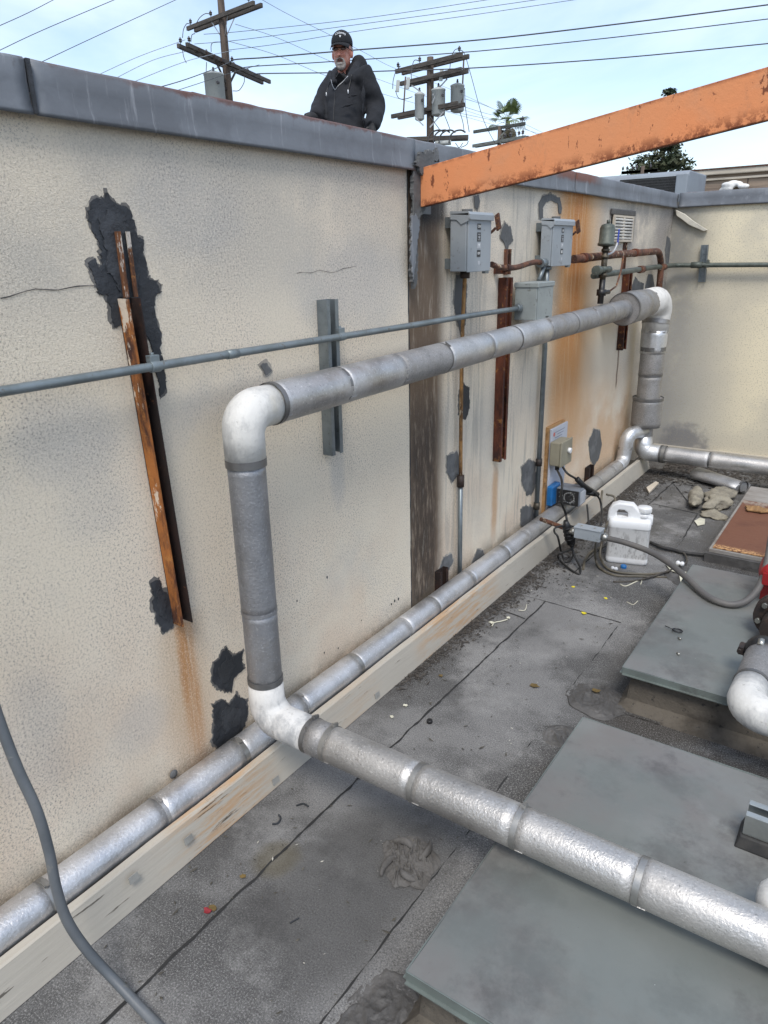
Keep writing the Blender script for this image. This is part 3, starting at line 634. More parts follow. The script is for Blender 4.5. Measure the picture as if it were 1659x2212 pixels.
mb = MB(); cchan(mb, 1.136, .625, 1.515, .001, .036, .042, .14, .036, .003, True); mb.build('lower_channel', [M['rust'], M['slot']], st1)  # near-black back and far side: shade inside the open channel put into the colour
mb = MB(); mb.mi = 0; yy = P(262, 490, 0, .01).y-.001
cchan(mb, yy, P(285, 642, 0, .012).z, P(262, 500, 0, .012).z, .003, .036, .014, .42, P(284, 640, 0, .01).y-P(264, 490, 0, .01).y); mb.build('upper_channel', M['rust_white'], st1)
clamp(st1, 1.158, cz(1.158), .058, .0115, M['emt'])
ys = P(718, 900, 0, .02).y
st2 = thing('strut_channel', 'clean grey galvanised channel behind the big pipe, left of the wall joint', 'strut channel', (0, ys, .94))
mb = MB(); cchan(mb, ys, .957, 1.468, .001, .060, .041, .40, -.006); mb.build('channel', M['galv'], st2); clamp(st2, ys+.02, cz(ys), .056, .0115, M['emt'])
ys3 = 3.20
st3 = thing('strut_channel', 'dark rusty red channel below and between the two switch boxes', 'strut channel', (0, ys3, .61))
mb = MB(); cchan(mb, ys3+.02, .612, 1.488, -.004, .07, .041, .40, -.005); mb.build('channel', M['rust_dark'], st3)
mb = MB(); yb = P(1095, 570, 0, 0).y; cchan(mb, yb, 1.50, P(1095, 538, 0, 0).z, -.004, .05, .014, .4); mb.build('upper_channel', M['rust_mid'], st3)
st4 = thing('strut_channel', 'rusty red channel behind the collar of the big pipe near the far corner', 'strut channel', (0, 5.08, .95))
mb = MB(); cchan(mb, 5.08, .95, 1.45, -.004, .085, .041); mb.build('channel', M['rust_dark'], st4)
mb = MB(); cchan(mb, 5.02, 1.47, 1.64, -.004, .05, .012); mb.build('upper_channel', M['rust_mid'], st4)
st5 = thing('strut_channel', 'short grey slotted channel on the far wall', 'strut channel', P(1518, 610, 1, 6.165))
mb = MB(); a, b = P(1524, 529, 1, 6.165), P(1517, 609, 1, 6.165)
for dx in (-.022, .022): mb.beam(a+V((dx, -.015, 0)), b+V((dx, -.015, 0)), .005, .03, (0, 1, 0))
mb.beam(a+V((0, -.002, 0)), b+V((0, -.002, 0)), .046, .004, (0, 1, 0))
for k in range(7):
    c = a+(b-a)*(k+.5)/7; mb.obox(c+V((0, -.006, 0)), (.009, 0, 0), (0, .002, 0), (0, 0, .008))
mb.build('channel', M['galv'], st5)
for (a, b, w_, lab) in (((962, 1232), (958, 1278), .075, 'short rusty stub of channel at the wall foot, right of the dark stain'), ((1280, 1008), (1276, 1045), .10, 'short dark rusty stub of channel under the oval grey patch')):
    c0 = P(*a, 0, .03); c1 = P(*b, 0, .03); t = thing('channel_stub', lab, 'strut channel', (0, c0.y, max(c1.z, .06)))
    mb = MB(); cchan(mb, c0.y, max(c1.z, .07), c0.z, -.004, w_, .03); mb.build('channel', M['slot'], t)

# long grey conduit
cp = [(.058, -1.2, CZ0+.004)]+[(.058, y, cz(y)+.0015*math.sin(y*7)) for y in (-.3, .3, .8, 1.3, 1.8, 2.3, 2.8, 3.28)]
c1 = thing('conduit', 'long thin grey conduit crossing the wall above the big pipe into the small box', 'conduit', (.058, 0, CZ0))
MB().tube(smoothpath(cp, 4), .0112, 12).build('conduit_tube', M['emt'], c1)
cb = MB(); cb.cyl((.058, 3.255, cz(3.25)), (.058, 3.293, cz(3.3)), .017, 12); cb.cyl((.058, 3.275, cz(3.25)), (.058, 3.287, cz(3.3)), .022, 8); cb.build('connector', M['galv'], c1)
cb = MB(); cb.cyl((.058, 1.40, cz(1.40)), (.058, 1.44, cz(1.44)), .0128, 12); cb.build('coupling', M['emt'], c1)

# ------------------------------------------------------------------ switch boxes
def switchbox(y0, y1, z0, z1, x0, x1, name, lab, small):
    t = thing(name, lab, 'switch box', (x0, (y0+y1)/2, z0))
    MB().box((x0, y0, z0), (x1-.004, y1, z1)).build('housing', M['encl'], t, bev=.003)
    lid = MB(); lid.box((x1-.003, y0+.003, z0-.003), (x1+.004, y1-.003, z1-.012)); lid.build('cover', M['encl'], t, bev=.002)
    hd = MB(); pr = [(x0, z1-.002), (x0, z1+.010), (x1+.006, z1+.006), (x1+.012, z1-.004), (x1+.012, z1-.024), (x1+.006, z1-.024), (x1+.005, z1-.008)]
    hd.prism([V((x, y0-.004, z)) for x, z in pr], (0, y1-y0+.008, 0)); hd.build('hood', M['encl'], t, bev=.0015)
    sk = MB(); sk.prism([V((x, y0-.004, z)) for x, z in [(x0+.002, z1), (x1+.006, z1), (x1+.006, z1-.028), (x0+.05, z1-.040), (x0+.03, z1-.022), (x0+.002, z1-.020)]], (0, .003, 0)); sk.build('hood_flap', M['encl'], t)
    hb = MB(); hb.cyl((x0+.02, (y0+y1)/2, z1+.005), (x0+.02, (y0+y1)/2, z1+.02), .022, 14); hb.build('hub', M['patch'], t)
    # lever on the far side
    hn = MB(); ly = y1+.012; lx = x1-.03
    hn.beam((lx, ly, z0+.10), (lx, ly, z1-.055), .012, .022, (1, 0, 0)); hn.build('lever_plate', M['emt'], t, bev=.002)
    lv = MB(); lv.tube(smoothpath([(lx, ly, z1-.075), (lx+.02, ly+.01, z1-.068), (lx+.04, ly+.015, z1-.05)], 3), .006, 8); lv.obox((lx+.048, ly+.016, z1-.028), (.009, 0, .006), (0, .007, 0), (-.006, 0, .030)); lv.build('lever_handle', M['rust_mid'], t, bev=.004)
    # stickers
    cy = (y0+y1)/2-.010; xs = x1+.0045; H = (z1-z0)
    def stk(fc, hh, mat, ww=.015):
        zc = z0+H*fc; MB().box((xs, cy-ww, zc-hh), (xs+.0006, cy+ww, zc+hh)).build('sticker', M[mat], t)
        return zc
    zc = stk(.78, .011, 'label')
    if not small: text('ON', .016, M['ink'], t, (xs+.0012, cy, zc), (0, 1, 0), (0, 0, 1))
    else: MB().box((xs+.0007, cy-.006, zc-.006), (xs+.0012, cy+.006, zc+.004)).build('symbol', M['ink'], t)
    zc = stk(.60, .017, 'label')
    for dz in (-.011, 0, .010): MB().box((xs+.0007, cy-.010, zc+dz-.0012), (xs+.0012, cy+.010, zc+dz+.0012)).build('printed_line', M['label_grey'], t)
    MB().box((xs+.0007, cy-.003, zc-.006), (xs+.0012, cy+.007, zc+.004)).build('symbol', M['label_grey'], t)
    zc = stk(.45, .011, 'label_grey'); MB().prism([V((xs+.0008, cy-.008, zc+.006)), V((xs+.0008, cy+.008, zc+.006)), V((xs+.0008, cy+.002, zc-.007))], (.0004, 0, 0)).build('symbol', M['ink'], t)
    zc = stk(.31, .013, 'label')
    if not small: text('OFF', .0135, M['ink'], t, (xs+.0012, cy, zc), (0, 1, 0), (0, 0, 1))
    else: MB().box((xs+.0007, cy-.008, zc-.008), (xs+.0012, cy+.007, zc+.006)).build('symbol', M['ink'], t)
    MB().box((xs, cy-.006, z0+H*.14-.006), (xs+.0005, cy+.010, z0+H*.14+.008)).build('sticker', M['label_grey'], t)
    for q in (z0+.03, z1-.03): MB().box((-.006, y0+.02, q-.02), (x0, y1-.02, q+.02)).build('mounting_rail', M['galv'], t)
    lt = MB(); lt.box((x1-.01, y1-.05, z0-.012), (x1+.006, y1-.02, z0)); lt.build('latch', M['galv'], t)
    return t
switchbox(2.672, 2.874, 1.53, 1.745, .03, .106, 'switch_box', 'larger grey switch box labelled ON and OFF, beside the orange beam', False)
switchbox(3.572, 3.836, 1.53, 1.742, .03, .089, 'switch_box', 'smaller grey switch box beside the wide orange stain, above the small box', True)
jb = thing('junction_box', 'plain grey-green square box above the big pipe where the long conduit ends', 'junction box', (.03, 3.38, 1.29))
MB().box((.03, 3.295, 1.292), (.142, 3.485, 1.448)).build('housing', M['encl2'], jb, bev=.003)
MB().box((.026, 3.290, 1.440), (.150, 3.490, 1.463)).build('lid', M['encl2'], jb, bev=.004)
MB().box((.1425, 3.30, 1.288), (.1465, 3.48, 1.440)).build('front_cover', M['encl2'], jb, bev=.002)
MB().box((.147, 3.40, 1.300), (.150, 3.43, 1.304)).build('latch', M['castiron'], jb)
# nipple between switch box and junction box
nb_ = thing('conduit_nipple', 'short pale conduit nipple joining the small switch box to the box below', 'conduit', (.06, 3.47, 1.46))
mb = MB(); mb.cyl((.06, 3.56, 1.53), (.06, 3.50, 1.463), .011, 10); mb.cyl((.06, 3.60, 1.528), (.06, 3.60, 1.512), .022, 12); mb.tube([(.06, 3.60, 1.515), (.06, 3.60, 1.35)], .012, 10); mb.build('tube', M['galv'], nb_)

# rusty conduits
t = thing('rusty_conduit', 'brown wavy conduit between the two switch boxes', 'conduit', (.05, 3.2, 1.54))
pa = [P(x, y, 0, .055) for x, y in ((1062, 571), (1075, 576), (1095, 579), (1118, 577), (1140, 570), (1158, 566), (1172, 568))]
MB().tube(smoothpath(pa, 5), .0125, 12).build('tube', M['rust_mid'], t)
mb = MB(); mb.cyl(pa[-1]+V((0, -.03, 0)), pa[-1]+V((0, .03, 0)), .022, 12); mb.build('connector', M['galv'], t)
mb = MB(); mb.tube([pa[2]+V((0, -.012, 0)), pa[2]+V((0, .014, 0))], .0165, 12); mb.box(tuple(pa[2]+V((-.06, -.012, -.025))), tuple(pa[2]+V((-.012, .012, .012)))); mb.build('conduit_clamp', M['rust_dark'], t)
t = thing('rusty_conduit', 'rusty conduit arching from the small switch box down behind the far white elbow', 'conduit', (.05, 4.6, 1.5))
pa = bend([P(1238, 560, 0, .06), P(1330, 550, 0, .06), V((.06, 5.72, P(1400, 543, 0, .06).z)), V((.06, 5.72, 1.2))], .16, 8)
MB().tube(pa, .022, 14).build('tube', M['rust_mid'], t)
for q in (P(1262, 557, 0, .06), P(1372, 546, 0, .06)): MB().tube([q+V((0, -.03, 0)), q+V((0, .03, 0))], .026, 14).build('coupling', M['rust_dark'], t)
t = thing('grey_green_pipe', 'thin grey-green pipe running to the corner and on along the far wall', 'pipe', (.07, 5, 1.5))
z2 = P(1450, 573, 1, 6.12).z
pa = bend([P(1282, 596, 0, .12), P(1340, 588, 0, .09), V((.06, 5.5, z2)), V((.06, 6.11, z2)), V((1.0, 6.11, z2-.005)), V((3.8, 6.11, z2-.005))], .05, 5)
MB().tube(pa, .017, 12).build('tube', M['pipegreen'], t)
for q in (P(1385, 582, 0, .075), P(1432, 577, 0, .065)): MB().tube([q+V((0, -.04, 0)), q+V((0, .04, 0))], .024, 12).build('coupling', M['rust_mid'], t)
MB().tube([(.18, 6.11, z2), (.26, 6.11, z2)], .023, 12).build('coupling', M['pipegreen'], t)
clamp(t, 6.11, z2, .30, .017, M['pipegreen'])

# thin vertical pipe left (brass / grey) and conduit right
t = thing('thin_pipe', 'thin vertical pipe, rusty above and grey below, under the larger switch box', 'pipe', (.02, 2.81, .1))
MB().tube(smoothpath([(.03, 2.80, 1.53), (.025, 2.795, 1.30), (.02, 2.80, .95), (.02, 2.805, .62)], 4), .0085, 10).build('upper_tube', rust('brass_pipe', .3, (.10, .05, .02), (.34, .19, .07), (.5, .42, .3), 14, (1, 1, .3)), t)
MB().tube([(.02, 2.805, .60), (.02, 2.81, .10)], .011, 10).build('lower_tube', M['galv'], t)
MB().cyl((.02, 2.805, .585), (.02, 2.805, .64), .017, 12).build('coupling', M['castiron'], t); MB().cyl((.03, 2.80, 1.50), (.03, 2.80, 1.53), .02, 10).build('hub', M['castiron'], t)
t = thing('vertical_conduit', 'grey vertical conduit dropping behind the big pipe beside the equipment plate', 'conduit', (.02, 3.71, .12))
MB().tube([(.022, 3.64, 1.52), (.022, 3.68, 1.30), (.022, 3.715, 1.12), (.022, 3.715, .14)], .0135, 12).build('tube', M['galv'], t)
MB().tube([(.022, 3.715, .46), (.022, 3.715, .50)], .018, 12).build('coupling', M['castiron'], t)
MB().tube([(.022, 3.715, .20), (.022, 3.715, .24)], .018, 12).build('coupling', M['brass'], t)

# louvre vent
t = thing('wall_vent', 'white louvred vent set in the wall behind the green air valve', 'vent', (0, 4.93, 1.64))
y0, y1, z0, z1 = 4.72, 5.13, 1.645, 1.80
MB().box((-.0055, y0, z0), (.004, y1, z1)).build('backing', M['castiron'], t)
mb = MB()
for a in (((-.005, y0, z0), (.014, y0+.03, z1)), ((-.005, y1-.03, z0), (.014, y1, z1)), ((-.005, (y0+y1)/2-.02, z0), (.0135, (y0+y1)/2+.02, z1)), ((-.005, y0+.03, z0), (.0138, y1-.03, z0+.012)), ((-.005, y0+.03, z1-.012), (.0138, y1-.03, z1))): mb.box(*a)
mb.build('frame', M['cream'], t)
for k in range(7):
    z = z0+.022+k*.0185; MB().obox((.010, (y0+y1)/2, z), (.006, 0, -.004), (0, (y1-y0)/2-.03, 0), (.001, 0, .0035)).build('slat', simple('slat_white%d' % k, (.62, .60, .55), .7), t)
for a, b in (((-.0055, y0-.03, z1), (.012, y1+.03, z1+.035)), ((-.0055, y1, z0), (.008, y1+.035, z1))): MB().box(a, b).build('hood_lip', M['tarlump'], t, bev=.006)

# ================================================================== BIG INSULATED PIPE
XP = .15; ZR = 1.214; YR = 1.348; RC = .053
big = thing('insulated_pipe', 'big silver insulated pipe looping up the wall with white elbows and crossing the roof', 'pipe', (XP, YR, .2))
def jack(path, r, name, mat, parent, n=40, wob=.006, step=.03, seed=0):
    p = [V(q) for q in path]; out = []
    for i in range(len(p)-1):
        m_ = max(2, int((p[i+1]-p[i]).length/step)); out += [p[i]+(p[i+1]-p[i])*k/m_ for k in range(m_)]
    out.append(p[-1])
    rr = [r*(1+wob*1.6*noise.noise(q*5+V((seed, 0, 0)))) for q in out]
    mb = MB(); mb.tube(out, rr, n, wob=wob*2.2)
    if len(p) == 2:
        d = (p[1]-p[0]).normalized(); o = V((.80, 0, -.60)) if abs(d.y) > .7 else (V((0, -.80, -.60)) if abs(d.x) > .7 else V((-.45, -.89, 0)))
        for i in range(len(out)-1): mb.beam(out[i]+o*rr[i]*1.003, out[i+1]+o*rr[i+1]*1.003, .009, .0022, o); return mb.build(name, M[mat], parent)
def ringband(c, d, r, w, mat, parent, screw=None, th=.0018, lip=True):
    c, d = V(c), V(d).normalized(); mb = MB()
    mb.tube([c-d*w/2, c+d*w/2], r+th*.7, 40, caps=False); mb.tube([c-d*w*.5, c-d*(w*.5-.0004)], [r*.985, r+th*.7], 40, caps=False); mb.tube([c+d*(w*.5-.0004), c+d*w*.5], [r+th*.7, r*.985], 40, caps=False)
    if screw is not None:
        s_ = V(screw).normalized(); q = c+s_*(r+th+.002); mb.obox(q, d*w*.42, s_*.0035, d.cross(s_)*.010)
        mb.obox(q+s_*.003, d*w*.2, s_*.002, d.cross(s_)*.014)
    return mb.build('band', M[mat], parent)
def zup(y): return ZR+(1.262-ZR)*(y-YR)/4.0
ysm = [P(x, y, 0, XP).y for x, y in ((586, 870), (730, 838), (850, 805), (951, 779), (1043, 757), (1105, 732), (1172, 717), (1229, 699), (1271, 685), (1309, 677))]
rs_ = [.0585, .058, .0575, .058, .0575, .058, .0575, .058, .0575]
ms = ['jack', 'jack', 'jack_dull', 'jack', 'jack', 'jack', 'jack_dull', 'jack_dull', 'jack_dull']
for i in range(9):
    jack([(XP, ysm[i], zup(ysm[i])), (XP, ysm[i+1]+.006, zup(ysm[i+1]))], rs_[i], 'jacket_section', ms[i], big, seed=i)
    if i: ringband((XP, ysm[i], zup(ysm[i])), (0, 1, .01), rs_[i]-.0005, .012 if i % 3 else .007, 'band' if i % 2 else 'jack_dull', big, (.5, 0, .8) if i in (3, 6, 8) else None, .0016)
ringband((XP, ysm[0]+.003, zup(ysm[0])), (0, 1, .01), .0592, .016, 'band', big)
# pipe beyond the valve: bare ring, wrap, wide collar
ye = ysm[-1]
jack([(XP, ye, zup(ye)), (XP, 4.62, zup(4.62))], .056, 'jacket_section', 'jack_dull', big, seed=21)
for k in range(5): ringband((XP, ye+.03+k*.07, zup(ye)), (0, 1, .01), .056, .012, 'jack_dull', big, None, .002)
jack([(XP, 4.62, zup(4.6)), (XP, 4.92, zup(4.9))], .098, 'collar', 'jack_dull', big, seed=5, wob=.02)
jack([(XP, 4.92, zup(4.92)), (XP, 5.10, zup(5.10))], .090, 'collar', 'jack_dull', big, seed=6, wob=.02)
ringband((XP, 4.625, zup(4.6)), (0, 1, .01), .099, .02, 'band', big)
# near top elbow (white)
def elbow(pts, rb, r, mat, parent, r1=None, ext=0, n=28, name='elbow_cover', bulge=.04, wob=.02):
    p = bend(pts, rb, 10); N = len(p); rr = [(r if r1 is None else r+(r1-r)*i/(N-1))*(1+bulge*math.sin(math.pi*i/(N-1))) for i in range(N)]
    return MB().tube(p, rr, n, wob=wob).build(name, M[mat], parent)
elbow([(XP, ysm[0]+.004, zup(YR)), (XP, YR, zup(YR)), (XP, YR, ZR-.135)], .085, .056, 'white', big, bulge=.06)
ringband((XP, YR, ZR-.138), (0, 0, 1), .0555, .022, 'band', big)
ZL = .255
jack([(XP, YR, ZR-.14), (XP, YR, .62)], .0525, 'jacket_section', 'jack_blue', big, seed=31)
jack([(XP, YR, .63), (XP, YR, .385)], .0515, 'jacket_section', 'jack_blue', big, seed=32)
ringband((XP, YR, .625), (0, 0, 1), .0522, .012, 'jack_blue', big); ringband((XP, YR, .392), (0, 0, 1), .053, .018, 'band', big)
elbow([(XP, YR, .388), (XP, YR, ZL), (XP+.175, YR, ZL)], .085, .0535, 'white_dirty', big, bulge=.07)
# cross run over the roof
def xs(px, py): return P(px, py, 2, ZL).x
xb = [XP+.17, xs(705, 1612), xs(893, 1698), xs(1113, 1795), xs(1375, 1910), 1.75, 2.15, 2.6]
for i in range(len(xb)-1):
    jack([(xb[i], YR, ZL), (xb[i+1], YR, ZL)], .0535 if i % 2 else .054, 'jacket_section', 'jack_dull' if i == 0 else 'jack_bright', big, seed=40+i)
    ringband((xb[i]+.006, YR, ZL), (1, 0, 0), .054, .015, 'band' if i == 0 else 'bandlite', big, (0, .35, 1) if i in (0, 1, 3) else None, .0018)
# far end: elbow, riser, sleeve, tee
YF = 5.38
elbow([(XP, 5.08, zup(5.2)), (XP, YF+.02, 1.262), (XP, YF, 1.04)], .12, .090, 'white', big, bulge=.10)
ringband((XP, YF, 1.115), (0, .2, 1), .092, .03, 'jack_dull', big); 
jack([(XP, YF, 1.06), (XP, YF, .90)], .087, 'elbow_cover', 'foil', big, seed=51, wob=.03)
ringband((XP, YF, .93), (0, 0, 1), .086, .03, 'band', big)
jack([(XP, YF, .92), (XP, YF, .74)], .083, 'jacket_section', 'jack_dull', big, seed=52)
jack([(XP, YF, .745), (XP, YF, .56)], .081, 'jacket_section', 'jack_dull', big, seed=53); ringband((XP, YF, .745), (0, 0, 1), .083, .012, 'band', big)
ringband((XP, YF, .575), (0, 0, 1), .107, .02, 'band', big)
jack([(XP, YF, .58), (XP, YF, .37)], .104, 'sleeve', 'jack_dull', big, seed=54, wob=.01)
jack([(XP, YF, .375), (XP, YF, .26)], .056, 'jacket_section', 'jack_dull', big, seed=55)
# far horizontal pipe from the foot of the riser
ZF = .176
far = thing('insulated_pipe', 'silver insulated pipe leaving the far corner to the right along the far wall', 'pipe', (XP, YF, ZF))
elbow([(XP, YF, .30), (XP, YF, ZF), (XP+.16, YF, ZF)], .07, .061, 'foil', far, bulge=.12)
ringband((XP+.155, YF, ZF), (1, 0, 0), .064, .022, 'bandlite', far); ringband((XP+.135, YF, ZF), (1, 0, 0), .064, .014, 'band', far)
for a, b in ((XP+.16, .62), (.62, 1.4), (1.4, 2.6)):
    jack([(a, YF, ZF), (b, YF, ZF)], .0565, 'jacket_section', 'jack_bright' if a > .4 else 'jack', far, seed=int(a*10)); ringband((b, YF, ZF), (1, 0, 0), .0567, .012, 'band', far)
# low pipe along the wall foot
XL, ZLW, RL = .066, .124, .0485
low = thing('insulated_pipe', 'slimmer silver insulated pipe lying low along the foot of the long wall', 'pipe', (XL, 0, ZLW))
yb = [-1.2, -.1, P(92, 1920, 0, XL).y, P(340, 1755, 0, XL).y, P(512, 1630, 0, XL).y, P(645, 1530, 0, XL).y, P(762, 1444, 0, XL).y, P(868, 1368, 0, XL).y, P(930, 1320, 0, XL).y, P(1008, 1262, 0, XL).y, P(1082, 1200, 0, XL).y, P(1128, 1165, 0, XL).y, P(1207, 1103, 0, XL).y, 4.25, 4.6, 4.9, 5.05]
for i in range(len(yb)-1):
    if yb[i+1] <= yb[i]: continue
    jack([(XL, yb[i], ZLW), (XL, yb[i+1], ZLW)], RL+(.0006 if i % 2 else 0), 'jacket_section', 'jack_low' if i < 11 else 'jack', low, seed=60+i)
    if i: ringband((XL, yb[i]+.004, ZLW), (0, 1, 0), RL+.0006, .018 if i in (2, 4, 6) else .011, 'jack' if i % 2 else 'bandlite', low, (.2, 0, 1) if i in (2, 3, 4, 5) else None, .0014)
elbow([(XL, 5.03, ZLW), (XL, 5.2, ZLW), (XL+.01, 5.2, .34), (XP, 5.36, .34)], .07, .0455, 'foil', low, r1=.048, bulge=.06)
ringband((XL+.004, 5.205, .235), (0, 0, 1), .052, .02, 'jack_dull', low)

# air valve on the big pipe
vb = P(1295, 652, 0, XP); t = thing('air_valve', 'old green air valve with blue handle standing on the big pipe', 'valve', vb)
def vp(px, py): return P(px, py, 0, XP)
yv = vb.y; zv = lambda py: P(1303, py, 0, XP).z
def dy(px, py): return P(px, py, 0, XP).y
body = MB(); c0, c1_ = V((XP, dy(1297, 650), zv(655))), V((XP, dy(1314, 480), zv(478)))
ax = (c1_-c0); 
def at(f): return c0+ax*f
body.tube([at(.70), at(.715), at(.74), at(.75), at(.92), at(.96), at(.975)], [.020, .045, .047, .041, .041, .034, .018], 20); body.cyl(at(.97), at(1.02), .009, 8); body.build('valve_body', M['pipegreen'], t)
body = MB(); body.cyl(at(.30), at(.70), .0165, 14)
for f in (.34, .42, .56, .64): body.cyl(at(f), at(f+.035), .0235, 8)
body.build('riser_tube', M['brass'], t)
body = MB(); body.cyl(at(0), at(.30), .017, 12); body.cyl(at(.10), at(.18), .027, 10); body.cyl(at(.14)+V((0, -.02, 0)), at(.14)+V((.02, .07, .0)), .012, 8); body.build('lower_valve', M['black'], t)
body = MB(); body.tube([at(.14)+V((.02, .06, 0)), at(.16)+V((.04, .13, .02)), at(.27)+V((.045, .17, .05)), at(.46)+V((.045, .19, .05))], .005, 8); body.build('lever', M['rust_mid'], t)
body = MB(); body.cyl(at(.42)+V((0, -.11, 0)), at(.42)+V((0, .10, .0)), .018, 12); body.cyl(at(.42)+V((0, -.125, 0)), at(.42)+V((0, -.085, 0)), .026, 10); body.cyl(at(.40), at(.46), .027, 12); body.build('tee', M['pipegreen'], t)
body = MB(); body.tube(smoothpath([at(.60)+V((.0, .03, 0)), at(.61)+V((.01, .10, .01)), at(.66)+V((.015, .135, .02)), at(.70)+V((.015, .145, .02))], 3), .006, 8); body.build('handle_stem', M['steel'], t)
body = MB(); body.obox(at(.77)+V((.015, .155, .02)), (.003, 0, 0), (0, .010, 0), (0, .004, .042)); body.build('handle', M['blueh'], t, bev=.003)

# ================================================================== ORANGE BEAM
ob = thing('steel_beam', 'orange primed steel beam speckled with rust rising from the wall joint over the roof', 'beam', (.03, 2.46, 1.84))
bm_ = MB(); d0 = V((.03, 2.462, 0)); slope = .1425
def bz(x, top): return (1.899 if top else 1.768)+slope*(x-.067)+(0)
pts = []
for (x, tp) in ((.028, 0), (3.2, 0), (3.2, 1), (.028, 1)): pts.append(V((x, 2.455-.03*x, bz(x, tp))))
bm_.prism(pts, (0, .012, 0)); bm_.build('web_plate', M['orange'], ob, bev=.002)
fb = MB(); fb.beam((.03, 2.478, 1.7665), (3.2, 2.383, 1.7665+slope*3.17), .022, .006, (0, 0, 1)); fb.build('bottom_flange', M['rust_dark'], ob)
MB().box((.021, 2.41, 1.74), (.027, 2.53, 1.895)).build('end_plate', M['patch'], ob)

# ================================================================== EQUIPMENT GROUP
t = thing('equipment_plate', 'pale grey plate on a plywood strip fixed low on the wall', 'plate', (0, 4.0, .1))
MB().box((-.006, 3.858, .12), (.012, 4.11, .648)).build('plywood_back', M['plywood'], t)
MB().box((.0125, 3.875, .115), (.024, 4.125, .635)).build('plate', M['plate'], t, bev=.002)
mb = MB()
for k in range(4): mb.box((.0243, 3.93+.03*(k % 2), .605-k*.016), (.0247, 4.08-.02*k, .608-k*.016))
mb.build('printed_line', simple('print_dark', (.10, .12, .2), .6, bump=0), t)
MB().cyl((.0242, 3.915, .598), (.0252, 3.915, .598), .013, 12).build('emblem', simple('print_red', (.45, .12, .1), .6, bump=0), t)
t = thing('timer_box', 'beige box with a white knob on the grey plate', 'control box', (.03, 3.9, .42))
MB().box((.0245, 3.86, .425), (.085, 4.02, .565)).build('housing', M['beige'], t, bev=.006)
MB().box((.0855, 3.855, .42), (.098, 4.025, .57)).build('lid', M['beige'], t, bev=.005)
MB().cyl((.098, 3.96, .505), (.116, 3.96, .503), .016, 14).build('knob', M['jug'], t)
MB().cyl((.06, 3.90, .425), (.06, 3.90, .395), .013, 10).build('cable_gland', M['black'], t)
# dosing pump (blue and black)
px1 = .205; pc = P(1250, 1096, 0, px1); y0 = pc.y; z0 = max(pc.z, .178)
t = thing('dosing_pump', 'dark dosing pump with blue back plate and speckled dial face under the beige box', 'pump', (.1, y0, z0))
MB().box((.025, y0-.055, z0-.006), (.062, y0+.07, z0+.115)).build('rear_case', M['blue'], t, bev=.008)
MB().box((.063, y0, z0), (px1, y0+.115, z0+.100)).build('housing', simple('pump_grey', (.15, .17, .20), .5), t, bev=.006)
MB().box((.070, y0-.004, z0+.004), (px1-.004, y0-.0005, z0+.094)).build('face', M['black'], t, bev=.001)
mb = MB()
for k in range(14):
    a = k*.45; c = V((.145+.030*math.cos(a), y0-.0045, z0+.05+.030*math.sin(a))); mb.obox(c, (.0022, 0, 0), (0, .0006, 0), (0, 0, .0022))
for k in range(26):
    c = V((random.uniform(.078, .195), y0-.0045, z0+random.uniform(.01, .085))); q = random.uniform(.0006, .0018); mb.obox(c, (q, 0, 0), (0, .0004, 0), (0, 0, q))
mb.build('dial_mark', M['ink'], t)
MB().cyl((.145, y0-.004, z0+.05), (.145, y0-.02, z0+.05), .013, 14).build('knob', M['black'], t)
MB().box((px1+.0005, y0+.012, z0+.010), (px1+.003, y0+.10, z0+.088)).build('label_plate', M['label_grey'], t)
MB().tube([(.14, y0+.116, z0+.05), (.14, y0+.16, z0+.05)], .046, 16).build('pump_head', M['black'], t)
mb = MB(); mb.cyl((.15, y0+.14, z0+.05), (.25, y0+.16, z0+.04), .013, 10); mb.build('nozzle', M['black'], t)
# inline grey box
ic = P(1272, 1150, 1, 3.45)
t = thing('conduit_box', 'small grey metal box on the conduit in front of the white jug', 'junction box', (ic.x, ic.y, ic.z-.03))
bx = MB(); bx.box((ic.x-.068, ic.y-.03, ic.z-.033), (ic.x+.068, ic.y+.03, ic.z+.022)); bx.build('housing', M['encl'], t, bev=.002)
MB().box((ic.x-.071, ic.y-.033, ic.z+.0225), (ic.x+.071, ic.y+.036, ic.z+.027)).build('lid', M['encl'], t)
for s_ in (-.04, .03): MB().cyl((ic.x+s_, ic.y, ic.z+.027), (ic.x+s_, ic.y, ic.z+.029), .006, 8).build('screw', M['boltz'], t)
mb = MB(); mb.cyl((ic.x+.068, ic.y, ic.z-.010), (ic.x+.10, ic.y, ic.z-.012), .018, 10); mb.cyl((ic.x+.078, ic.y, ic.z-.010), (ic.x+.088, ic.y, ic.z-.010), .025, 6); mb.cyl((ic.x-.10, ic.y, ic.z-.01), (ic.x-.068, ic.y, ic.z-.01), .018, 10); mb.build('connector', M['boltz'], t)
t = thing('rusty_conduit', 'short rusty conduit from the wall foot into the small grey metal box', 'conduit', (.25, 3.45, .2))
MB().tube(smoothpath([V((.13, 3.52, ic.z-.005)), V((.25, 3.48, ic.z-.008)), V((ic.x-.09, ic.y, ic.z-.01))], 4), .012, 10).build('tube', M['rust_mid'], t)
